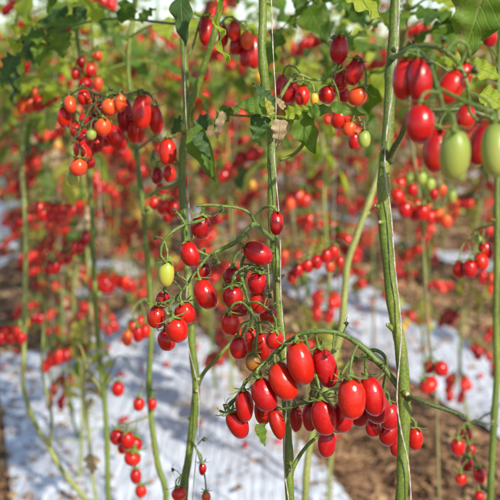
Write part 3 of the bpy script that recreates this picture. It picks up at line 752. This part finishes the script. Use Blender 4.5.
p4.truss([[(150, 300, 1.72), (142, 300, 1.7), (134, 308, 1.68), (132, 320, 1.68)]],
         [(127.5, 338, 9, 15, 0, 1.7, 'o', 0), (138, 334, 10, 15, 0, 1.7, 'r', 0), (145, 331, 9, 13, 0, 1.7, 'r', 0), (133, 327, 9, 12, 0, 1.74, 'r', 0), (141, 322, 8, 12, 0, 1.74, 'r', 0)], r=(.0018, .001))
p4.truss([[(150, 388, 1.72), (142, 390, 1.7), (138, 396, 1.7)], [(150, 388, 1.72), (155, 392, 1.7), (154, 396, 1.7)]], [(139, 404, 10, 13, 0, 1.7, 'r', 0), (152, 404, 8, 11, 0, 1.7, 'r', 0)], r=(.0016, .001))
p4.truss([[(151, 415, 1.72), (140, 420, 1.7), (128, 424, 1.68), (127, 436, 1.68), (132, 448, 1.68), (134, 464, 1.68), (140, 482, 1.68)]],
         [(117, 437, 13, 15, 0, 1.68, 'r', 0), (128, 440, 12, 16, 0, 1.66, 'r', 0), (136, 444, 12, 14, 0, 1.7, 'r', 0), (133, 458, 15, 14, 10, 1.66, 'r', 0), (136, 476, 10, 14, 0, 1.68, 'r', 0), (141, 491, 10, 12, 0, 1.68, 'r', 0), (123, 448, 9, 11, 0, 1.72, 'r', 0)], r=(.0018, .001))
for q in ((128, 20, 1.72, 170, 1.0, 3, .2, .2), (126, 40, 1.72, 10, 1.0, 1, .3, .2), (126, -10, 1.72, 140, 1.0, 0, -.3, .1), (126, -10, 1.72, 20, 1, 2, .3, .1), (126, -60, 1.7, 200, 1, 1, 0, 0)): p4.leaf(*q)

p4.truss([[(128, 60, 1.72), (118, 50, 1.72), (100, 50, 1.72), (88, 58, 1.72), (84, 72, 1.72)]], [(90, 70, 15, 14, 0, 1.75, 'r', 0), (82, 62, 10, 11, 0, 1.75, 'r', 0), (86, 85, 14, 14, 0, 1.75, 'r', 0), (97, 56, 9, 10, 0, 1.75, 'o', 0), (98, 84, 9, 13, 0, 1.72, 'o', 0), (76, 74, 9, 11, 0, 1.76, 'r', 0)], r=(.0018, .001))
p4.truss([[(142, 200, 1.72), (152, 192, 1.7), (164, 196, 1.68), (174, 200, 1.66)]], [(163.6, 206.5, 12, 15, 0, 1.66, 'r', 0), (174, 209, 12, 17, 0, 1.66, 'r', 0), (155, 203, 10, 13, 0, 1.7, 'r', 0), (168, 216, 10, 13, 0, 1.72, 'r', 0), (160, 190, 9, 12, 0, 1.7, 'r', 0)], r=(.0018, .001))
# P5, P6: blurred stems at lower left
p5 = Plant([(92, 130, 2.0), (90, 175, 2.0), (93, 230, 2.0), (95, 290, 2.0), (99, 350, 2.0), (104, 395, 2.0), (107, 440, 2.0), (109, 505, 2.0)], .0052,
           'tomato plant with dull olive stem at lower left, dried leaf at its foot', 'stem_green')
p5.shoot([(104, 400, 2.0), (98, 385, 2.0), (88, 372, 1.98), (82, 350, 1.97), (76, 340, 1.97)], (.003, .002), 'stem_yellow')
p5.shoot([(102, 388, 2.0), (110, 372, 1.98), (118, 356, 1.97), (128, 362, 1.97), (136, 376, 1.97)], (.0016, .001), 'stem_dark')
p5.truss([[(104, 392, 2.0), (111, 380, 1.98), (117, 376, 1.98)]], [(118, 389, 11, 14, 0, 1.98, 'r', 0)], r=(.0016, .001))
p5.truss([[(95, 250, 2.0), (84, 246, 1.98), (70, 252, 1.97), (56, 262, 1.97)]], [(50 + 6 * i, 268 - 5 * i + (4 if i % 2 else 0), 9, 13, 0, 1.98, 'r' if i % 3 else 'd', 0) for i in range(7)], r=(.0018, .001))
p5.leaflet((94, 455, 84, 482), 18, 'leaf_dry', 1.98, 44, .9, 'withered dry leaf low on the stem', droop=1.5)
for q in ((92, 110, 2.0, 160, 1.0, 1, .2, .2), (92, 80, 2.0, 20, 1.0, 2, -.3, .2), (92, 40, 2.0, 200, 1.0, 0, .3, .1), (92, 10, 2.0, 60, 1, 1, .3, .1), (92, 60, 2.0, 100, 1, 4, .3, .1)): p5.leaf(*q)
p6 = Plant([(24, 120, 2.25), (22, 170, 2.25), (26, 230, 2.25), (25, 290, 2.25), (24, 350, 2.25), (24, 390, 2.25), (36, 425, 2.25), (48, 445, 2.25), (62, 470, 2.25), (84, 497, 2.25), (100, 515, 2.25)], .0056,
           'tomato plant whose yellow green stem bends right across the white sheet at far lower left', 'stem_yellow')
p6.shoot([(50, 446, 2.25), (52, 420, 2.2), (47, 395, 2.2), (42, 370, 2.2), (43, 340, 2.2), (46, 300, 2.2)], (.0036, .003), 'stem_yellow')
p6.truss([[(23, 130, 2.25), (26, 104, 2.1), (34, 96, 2.0), (46, 92, 2.0), (54, 92, 2.0)]], [(22, 106, 11, 15, 0, 2.0, 'o', 0), (30, 105, 11, 15, 0, 2.0, 'o', 0), (39, 103, 12, 15, -8, 2.0, 'r', 0), (47, 99, 11, 14, -8, 2.0, 'r', 0), (16, 111, 8, 10, 0, 2.0, 'y', 0), (54, 97, 9, 11, 0, 2.05, 'r', 0), (51, 122, 11, 16, 0, 2.0, 'g', 0), (33, 92, 8, 10, 0, 2.05, 'o', 0)], r=(.0018, .001))
p6.truss([[(25, 210, 2.25), (34, 200, 2.2), (46, 205, 2.2), (56, 215, 2.2)]], [(40 + 4 * i, 208 + (i * 7) % 13, 10, 13, 0, 2.2, 'r' if i % 3 else 'd', 0) for i in range(7)], r=(.0018, .001))
p6.truss([[(25, 330, 2.25), (16, 325, 2.2), (8, 328, 2.2), (-2, 330, 2.2)]], [(-4 + 5 * i, 334 + (4 if i % 2 else -3), 9, 12, 0, 2.2, 'r' if i % 3 else 'd', 0) for i in range(6)], r=(.0018, .001))
for q in ((24, 100, 2.25, 160, 1.0, 2, .2, .2), (24, 80, 2.25, 20, 1.0, 1, -.3, .2), (24, 40, 2.25, 200, 1.0, 0, .3, .1), (24, 20, 2.25, 10, 1, 2, .3, .1)): p6.leaf(*q)

# P7 yellow green stem right of centre, P8 at right edge, P9 behind
p7 = Plant([(398, 60, 1.62), (392, 100, 1.62), (386, 140, 1.62), (378, 175, 1.62), (368, 205, 1.62), (358, 232, 1.62), (348, 262, 1.62), (345, 290, 1.62), (342, 325, 1.62), (335, 355, 1.62), (322, 400, 1.62), (309, 450, 1.62), (303, 515, 1.62)],
           .0056, 'tomato plant with slanting yellow green stem just left of the thickest stem', 'stem_yellow')
p7.truss([[(352, 250, 1.62), (346, 244, 1.7), (338, 240, 1.8), (330, 246, 1.85), (318, 252, 1.85), (304, 258, 1.85)]],
         [(334, 252, 10, 14, 0, 1.85, 'r', 0), (326, 256, 10, 14, 0, 1.83, 'r', 0), (317, 262, 10, 14, 0, 1.83, 'r', 0), (308, 266, 10, 13, 0, 1.83, 'r', 0), (298, 270, 10, 13, 0, 1.83, 'r', 0), (292, 277, 9, 12, 0, 1.84, 'd', 0), (330, 266, 9, 12, 0, 1.87, 'o', 0), (340, 262, 8, 11, 0, 1.87, 'd', 0)], r=(.0018, .001))
for q in ((398, 40, 1.62, 150, 1.0, 0, .2, .2), (398, 20, 1.62, 20, 1.0, 1, .3, .2), (398, -20, 1.62, 200, 1.0, 0, .3, .1)): p7.leaf(*q)
p8 = Plant([(499, 60, 1.6), (498, 130, 1.6), (497, 200, 1.6), (497, 260, 1.6), (496, 320, 1.6), (497, 370, 1.6), (494, 420, 1.6), (492, 460, 1.6), (490, 512, 1.6)], .0056,
           'tomato plant with green stem along the right edge of the photo', 'stem_green', scars=((490, 425, 1.58, .003),))
p8.shoot([(496, 425, 1.6), (484, 423, 1.59), (476, 420, 1.59), (470, 422, 1.59)], (.0024, .0014), 'stem_dark', 'leaf_stalk')
p8.truss([[(497, 225, 1.6), (488, 226, 1.62), (476, 230, 1.64), (466, 242, 1.64)]],
         [(486, 250, 13, 17, -20, 1.62, 'r', 0), (480.6, 262, 13, 16, -14, 1.61, 'r', 0), (470, 269, 13, 17, 0, 1.6, 'r', 0), (459, 270, 12, 16, 0, 1.62, 'r', 0), (478, 240, 7, 9, 0, 1.65, 'g', 0)], r=(.0018, .001), label='four red tomatoes in a stepped bunch')
p8.truss([[(497, 410, 1.6), (484, 416, 1.62), (474, 424, 1.64), (464, 424, 1.64), (468, 440, 1.64), (474, 458, 1.64)]],
         [(457.5, 447, 13, 17, 0, 1.63, 'r', 0), (466, 435, 11, 14, 0, 1.66, 'd', 0), (467, 464, 11, 14, 0, 1.66, 'd', 0), (479, 476, 11, 15, -10, 1.63, 'r', 0), (461, 479, 11, 12, 0, 1.65, 'r', 0), (479, 497, 9, 12, 0, 1.65, 'r', 0), (471, 450, 9, 12, 0, 1.7, 'd', 0)], r=(.0018, .001))
p8.truss([[(498, 70, 1.6), (490, 50, 1.5), (488, 26, 1.42), (484, 22, 1.4)]], [(489, 37, 15, 20, -10, 1.4, 'r', 0), (479, 35, 10, 16, 0, 1.45, 'd', 0)], r=(.0018, .001))
for q in ((499, 80, 1.6, 170, 1.0, 1, .2, .2), (499, 60, 1.6, 150, 1.0, 2, .3, .2), (499, 20, 1.6, 200, 1.0, 0, .3, .1)): p8.leaf(*q)
p9 = Plant([(408, 60, 2.2), (412, 140, 2.2), (420, 200, 2.2), (424, 260, 2.2), (428, 330, 2.2), (436, 400, 2.2), (440, 512, 2.2)], .0034,
           'tomato plant with thin brown stem, curved row of orange red fruit beside the thickest stem', 'stem_brown')
p9.truss([[(419, 190, 2.2), (410, 182, 2.15), (402, 190, 2.1), (408, 202, 2.1), (424, 206, 2.1), (440, 208, 2.1), (452, 214, 2.1)]],
         [(398 + 8 * i, (196, 209, 214, 213, 217, 216, 221)[i], (12, 13, 11, 12, 10, 12, 10)[i], (15, 17, 14, 16, 13, 15, 13)[i], (-20, 5, -10, 8, -14, 0, -5)[i], 2.1 + .02 * (i % 3), 'r' if i < 5 else 'o', 0) for i in range(7)] + [(406, 204, 11, 14, 0, 2.14, 'r', 0), (417, 206, 10, 14, 0, 2.15, 'd', 0), (427, 207, 9, 12, 0, 2.15, 'o', 0)] +
         [(400, 184, 10, 13, 0, 2.12, 'r', 0), (412, 190, 9, 12, 0, 2.12, 'r', 0), (422, 178, 9, 12, 0, 2.12, 'g', 0), (430, 184, 9, 12, 0, 2.12, 'g', 0), (400, 198, 10, 13, 0, 2.12, 'd', 0), (434, 194, 8, 11, 0, 2.12, 'r', 0), (442, 190, 8, 11, 0, 2.12, 'o', 0), (452, 196, 8, 12, 0, 2.12, 'g', 0), (410, 178, 8, 11, 0, 2.14, 'g', 0)], r=(.0018, .001), label='curved row of red to orange fruit')
p9.truss([[(436, 350, 2.2), (432, 348, 2.15), (430, 356, 2.12), (434, 370, 2.12)]], [(429, 367, 9, 13, 0, 2.12, 'd', 0), (440.5, 369, 13, 14, -30, 2.1, 'r', 0), (428.6, 385, 18, 14, -40, 2.1, 'r', 0)], r=(.0018, .001), label='three red tomatoes low over the white sheet')
for q in ((408, 60, 2.2, 170, 1.0, 0, .2, .2), (408, 30, 2.2, 20, 1.0, 1, .3, .2), (408, -10, 2.2, 200, 1.0, 2, .3, .1)): p9.leaf(*q)
# dark blurred leaf that hangs across the upper left corner
p3.shoot([(184, 24, 1.3), (166, 23, 1.4), (140, 20, 1.5), (110, 19, 1.55), (80, 24, 1.6), (55, 34, 1.6), (30, 46, 1.6), (8, 62, 1.6)], (.0022, .0014), 'stem_dark', 'leaf_stalk')
for pa, wd, mt, dp in (((58, 30, 66, 56), 26, 'leaf_green', 1.6), ((84, 24, 30, 14), 24, 'leaf_green', 1.62), ((46, 36, 12, 38), 24, 'leaf_green', 1.6), ((40, 42, 38, 66), 18, 'leaf_green', 1.6), ((14, 56, -6, 84), 26, 'leaf_dark', 1.58),
                       ((128, 20, 120, -6), 26, 'leaf_green', 1.5), ((100, 20, 84, -4), 20, 'leaf_light', 1.55), ((140, 20, 152, 4), 16, 'leaf_green', 1.5), ((20, 50, 6, 36), 18, 'leaf_light', 1.62)):
    p3.leaflet(pa, wd, mt, dp, int(pa[0] + wd), .5)

# ------------------------------------------------------------------ background plants from shared pieces
def truss_layout(seed, n):
    """local layout of a hanging truss: growing along +X, drooping"""
    rg = random.Random(seed); L = rg.uniform(.10, .19)
    pts = []; p = Vector((0, 0, 0)); ang = rg.uniform(.2, .7); st = 10; bend = rg.uniform(1.3, 2.4); yaw = rg.uniform(-.4, .4)
    for i in range(st + 1):
        pts.append(p.copy()); p = p + Vector((math.cos(ang) * math.cos(yaw), math.sin(yaw) * math.cos(ang), math.sin(ang))) * L / st; ang -= bend / st; yaw += rg.uniform(-.1, .1)
    toms = []
    mode = rg.choice('rrrrddoog')
    for i in range(n):
        t = .28 + .7 * i / (n - 1); k = min(st - 1, int(t * st)); q = pts[k].lerp(pts[k + 1], t * st - k)
        sg = 1 if i % 2 else -1
        off = Vector((rg.uniform(-.012, .012), sg * rg.uniform(.010, .026), -rg.uniform(.006, .02)))
        top = q + off; a = (Vector((-.25, -sg * .3, 1)) + Vector((rg.uniform(-.3, .3), rg.uniform(-.3, .3), 0))).normalized()
        Lt = rg.uniform(.033, .047); Wt = Lt * rg.uniform(.6, .78)
        rp = 'd' if rg.random() < .4 else 'r'
        if mode == 'o' and t > .55: rp = 'o' if rg.random() < .6 else rp
        if mode == 'g' and t > .6: rp = rg.choice('ogy')
        toms.append((q, top, a, Lt, Wt, rp, rg.uniform(0, 6.28)))
    return pts, toms
NT = 12
TL = []
for k in range(12):
    pts, toms = truss_layout(300 + k, 9 + k % 6)
    mbr = MB(); tube(mbr, pts, (.0022, .0011), 'truss_green', 6, cap=False)
    for (q, top, a, Lt, Wt, rp, sp) in toms:
        pedicel(mbr, q, top, a, .0010, 'truss_green', 5)
        mbr.merge(calyx_mb(k + int(sp * 10), low=True), Matrix.Translation(top) @ axis_quat(a, sp).to_matrix().to_4x4() @ Matrix.Diagonal((.9, .9, .9, 1)))
    rach = mbr.mesh('fruit_truss')
    allm = MB(); tube(allm, pts, (.0024, .0014), 'truss_green', 4, cap=False)
    for (q, top, a, Lt, Wt, rp, sp) in toms:
        tv = TLOW[0]; M = Matrix.Translation(top) @ axis_quat(a, sp).to_matrix().to_4x4() @ Matrix.Diagonal((Wt, Wt, Lt, 1))
        tmp = MB(); tmp.add(tv[0], tv[1], RIPE[rp], tv[2]); allm.merge(tmp, M)
        tube(allm, [q, (q + top) / 2 + Vector((0, 0, .008)), top], .0012, 'truss_green', 3, cap=False)
        allm.merge(calyx_mb(k, low=True), Matrix.Translation(top) @ axis_quat(a, sp).to_matrix().to_4x4()) if len(allm.V) < 3000 else None
    TL.append((pts, toms, rach, allm.mesh('fruit_truss'), allm))

REDT = [k for k in range(12) if not any(t_[5] in 'gy' for t_ in TL[k][1])]
def stem_proto(seed, mat):
    rg = random.Random(seed); mb = MB(); p = Vector((0, 0, -.03)); P = [p.copy()]
    dx = rg.uniform(-.05, .05); dy = rg.uniform(-.05, .05); H = rg.uniform(1.42, 1.84)
    while p.z < H:
        p = p + Vector((dx + rg.uniform(-.03, .03), dy + rg.uniform(-.03, .03), .17)); dx *= .5; dy *= .5
        dx -= p.x * .12; dy -= p.y * .12; P.append(p.copy())
    pts = smooth_path(P, 3)
    tube(mb, pts, (.0068, .0042), mat, 7, lump=.25)
    for i in range(9):
        q = rg.choice(pts[3:-4]); a = rg.uniform(0, 6.28); d = Vector((math.cos(a), math.sin(a), rg.uniform(.1, .7)))
        ln = rg.uniform(.03, .16)
        tube(mb, smooth_path([q, q + d * ln * .5, q + d * ln + Vector((0, 0, -.02))], 3), (.0026, .0014), mat, 5)
    return mb, pts
SP = []
for k, mt in enumerate(['stem_green', 'stem_yellow', 'stem_yellow', 'stem_brown', 'stem_green', 'stem_yellow', 'stem_brown', 'stem_green']):
    mb, pts = stem_proto(400 + k, mt); SP.append((mb.mesh('stem'), pts, mb))
def stem_at(pts, z):
    return min(pts, key=lambda v: abs(v.z - z))
def leaf_bunch(seed, pts, n, zmin, names=None):
    rg = random.Random(seed); mb = MB()
    for i in range(n):
        z = zmin + (pts[-1].z - zmin) * ((i + rg.random()) / n)
        q = stem_at(pts, z); a = i * 2.4 + rg.uniform(-.5, .5)
        k = rg.choice((0, 1, 1, 1, 2, 2, 2, 3, 4, 4)) if z > zmin + .2 else rg.choice((0, 2, 4, 5, 6))
        M = Matrix.Translation(q) @ Matrix.Rotation(a, 4, 'Z') @ Matrix.Rotation(rg.uniform(-.6, .15) + (.4 if z > 1.65 else 0), 4, 'X') @ Matrix.Rotation(rg.uniform(-.4, .4), 4, 'Y') @ Matrix.Scale(rg.uniform(.55, .95), 4)
        mb.merge(CLOW[k], M)
    for i in range(10):          # a few withered leaves left low on the stem
        z = rg.uniform(.4, zmin); q = stem_at(pts, z)
        M = Matrix.Translation(q) @ Matrix.Rotation(rg.uniform(0, 6.28), 4, 'Z') @ Matrix.Rotation(-1.0, 4, 'X') @ Matrix.Scale(rg.uniform(.35, .6), 4)
        mb.merge(CLOW[rg.choice((4, 6, 6, 0))], M)
    return mb
LB = [(leaf_bunch(500 + k, SP[k][1], 10 + k % 2, 1.06 + .04 * (k % 3))) for k in range(8)]
LBm = [b.mesh('foliage') for b in LB]

def add_plant(pos, label, detail, rg, group, ntr, lowz=.22):
    k = rg.randrange(8); rz = rg.uniform(0, 6.28)
    e = empty('tomato_plant', pos, label, 'tomato plant', group); e.rotation_euler.z = rz
    obj('stem', SP[k][0], e); obj('foliage', LBm[k], e)
    for i in range(ntr):
        z = lowz + (1.72 - lowz) * (i + rg.random()) / ntr
        q = stem_at(SP[k][1], z)
        j = rg.choice(REDT) if detail else rg.randrange(12); pts, toms, rach, allm, _ = TL[j]; s = rg.uniform(.9, 1.2)
        # trusses lean mostly out of the row, towards the paths
        if detail:
            t = obj('fruit_truss', rach, e, q); t.rotation_euler.z = i * 2.4 + rg.uniform(-.6, .6); t.scale = (s,) * 3
            for (q0, top, a, Lt, Wt, rp, sp) in toms:
                o = obj('tomato', TM[rp, 0], t, top, TLABEL.get(rp)); o.rotation_mode = 'QUATERNION'
                o.rotation_quaternion = axis_quat(a, sp); o.scale = (Wt, Wt, Lt)
        else:
            t = obj('fruit_truss', allm, e, q); t.rotation_euler.z = i * 2.4 + rg.uniform(-.6, .6); t.scale = (s,) * 3
    return e
rg = random.Random(77)
ORD = ['first', 'second', 'third', 'fourth', 'fifth', 'sixth', 'seventh', 'eighth', 'ninth', 'tenth']
BED = ['nearest bed', 'second bed', 'third bed', 'fourth bed', 'fifth bed', 'sixth bed', 'seventh bed', 'eighth bed']
placed = 0; TW = []
hand = [p.root_pos for p in (p1, p2, p3, p4, p5, p6, p7, p8, p9)]
for k in range(8):
    for side in (-1, 1):
        cnt = 0; s_ = 1.0 + .3 * (side > 0)
        while s_ < 15.5:
            s_ += .42 if k == 0 else .52
            l = ROW0 + k * ROWSTEP + side * (.30 if k else .32) + rg.uniform(-.05, .05); ss_ = s_ + rg.uniform(-.1, .1)
            p = rc(l, ss_); p.z = ground_at(p.x, p.y)
            x, y, d = project(p + Vector((0, 0, 1.2)))
            if d < 1.9: continue
            m_ = 150 / d + 12
            if x < -m_ or x > 500 + m_: continue
            if min((p.xy - h.xy).length for h in hand) < .30: continue
            cnt += 1
            edge = 'left' if side < 0 else 'right'
            if cnt <= 10 and d < 7.5:
                lab = 'blurred tomato plant, %s visible back along the %s side of the %s' % (ORD[cnt - 1], edge, BED[k])
            else:
                lab = 'far blurred tomato plant hung with red fruit, on the %s side of the %s' % (edge, BED[k])
            g = 'tomato plants in the beds' if d < 7.5 and cnt <= 10 else 'far tomato plants on the %s side of the %s' % (edge, BED[k])
            e = add_plant(p, lab, d < 3.3, rg, g, 7 if d < 3.3 else 12, .5 if d < 3.3 else .22)
            placed += 1
            if d < 5.0: TW.append((p, lab, k, edge, cnt))
print('PLANTS', placed)
for (p, lab, k, edge, cnt) in TW:
    mb = MB(); q = Vector((rg.uniform(-.02, .02), rg.uniform(-.02, .02), 0))
    pts = smooth_path([q + Vector((rg.uniform(-.012, .012), rg.uniform(-.012, .012), z)) for z in (0, .5, 1.0, 1.5, 2.13)], 4)
    tube(mb, pts, .0010, 'twine', 5)
    tag(obj('support_twine', mb, None, p), 'faint blurred white twine beside the %s plant on the %s side of the %s' % (ORD[cnt - 1], edge, BED[k]), 'twine', 'support twines')

# rows beyond, read as one mass
far = MB(); rgf = random.Random(5)
for k in range(0, 13):
    for side in (-.3, .3):
        s_ = 15.6
        while s_ < 34:
            s_ += .62
            p = rc(ROW0 + k * ROWSTEP + side, s_)
            x, y, d = project(p + Vector((0, 0, 1.2)))
            if x < -25 or x > 525: continue
            V = []
            tube(far, [p, p + Vector((rgf.uniform(-.05, .05), rgf.uniform(-.05, .05), 1)), p + Vector((0, 0, 1.6))], .006, 'stem_yellow', 3, cap=False)
            for i in range(26):
                q = p + Vector((rgf.uniform(-.2, .2), rgf.uniform(-.2, .2), rgf.uniform(.25, 1.7)))
                far.add([q + Vector((v[0] * .05, v[1] * .05, v[2] * .07)) for v in TVLOW[0]], TVLOW[1], 'tomato_red' if i % 3 else 'tomato_deep_red', TVLOW[2])
            for i in range(46):
                q = p + Vector((rgf.gauss(0, .16), rgf.gauss(0, .16), rgf.uniform(1.05, 1.68)))
                u = Vector((rgf.uniform(-1, 1), rgf.uniform(-1, 1), rgf.uniform(-1, .4))).normalized(); v = u.orthogonal().normalized()
                a = rgf.uniform(.04, .08)
                far.add([q, q + u * a + v * a * .5, q + u * 2 * a, q + u * a - v * a * .5], [(0, 1, 2, 3)], rgf.choice(('leaf_green', 'leaf_light', 'leaf_light', 'leaf_yellow')), [(0, 0, 0), (1, .5, 0), (0, 1, 0), (-1, .5, 0)])
tag(obj('far_tomato_rows', far), 'far rows of tomato plants merging into a red and green blur', 'plants', kind='stuff')

# wires the twines hang from
for k in range(3):
    for sd_ in (-.32, .32):
        l = ROW0 + k * ROWSTEP + sd_; mb = MB()
        tube(mb, [rc(l, s_, 2.15 - .015 * math.sin(s_ * .8) ** 2) for s_ in [x * .5 for x in range(0, 60)]], .0014, 'wire', 5)
        tag(obj('support_wire', mb), 'thin grey wire strung above the %s side of the %s' % ('left' if sd_ < 0 else 'right', BED[k]), 'wire', 'overhead wires')

# ------------------------------------------------------------------ litter and fallen fruit
lit = MB(); rgl = random.Random(9)
for i in range(34000):
    s_ = 2.2 + 13 * rgl.random() ** 1.5; l = rgl.uniform(-.3, .7 * s_ + .4)
    kk = (l - ROW0) / ROWSTEP; kk -= round(kk)
    on_film = abs(kk * ROWSTEP) < .36
    heap = drift(l, s_, 0 if l < ROW0 + .75 else 1)
    if on_film and rgl.random() > .035 + .9 * heap: continue
    q = rc(l, s_); q.z = ground_z(l, s_) + (.034 if on_film else .006)
    a = rgl.uniform(0, 6.28); L = rgl.uniform(.014, .05) * (1.5 if s_ > 4.6 else 1); W = L * rgl.uniform(.2, .5); d = Vector((math.cos(a), math.sin(a), rgl.uniform(-.1, .35))); s2 = Vector((-d.y, d.x, rgl.uniform(-.4, .4)))
    up = Vector((0, 0, rgl.uniform(.002, .016)))
    lit.add([q, q + d * L * .5 + s2 * W + up, q + d * L, q + d * L * .5 - s2 * W + up, q + d * L * .5], [(0, 4, 1), (0, 3, 4), (4, 2, 1), (4, 3, 2)], 'litter')
tag(obj('leaf_litter', lit), 'dry brown leaf litter scattered over soil and sheets', 'leaf litter', kind='stuff')
rgt = random.Random(21); nf = 0
while nf < 280:
    s_ = 3.0 + 8 * rgt.random() ** .8; l = rgt.uniform(0, .62 * s_)
    q = rc(l, s_); x, y, d = project(q)
    if not (-5 < x < 505 and y < 505): continue
    kk = (l - ROW0) / ROWSTEP; kk -= round(kk); q.z = ground_z(l, s_) + (.034 if abs(kk * ROWSTEP) < .4 else .012)
    o = obj('fallen_tomato', TM[rgt.choice('rdd'), 0]); W = rgt.uniform(.02, .026)
    o.location = q; o.scale = (W, W, W * 1.5); o.rotation_euler = (PI / 2, 0, rgt.uniform(0, 6.28))
    kb = max(0, min(5, round((l - ROW0) / ROWSTEP))); on = abs(kk * ROWSTEP) < .3
    lab = ('small red tomato fallen on the white sheet of the %s' if on else 'small red tomato fallen on the brown soil beside the %s') % BED[kb]
    tag(o, lab, 'tomato', lab.replace('small red tomato', 'tomatoes'))
    nf += 1
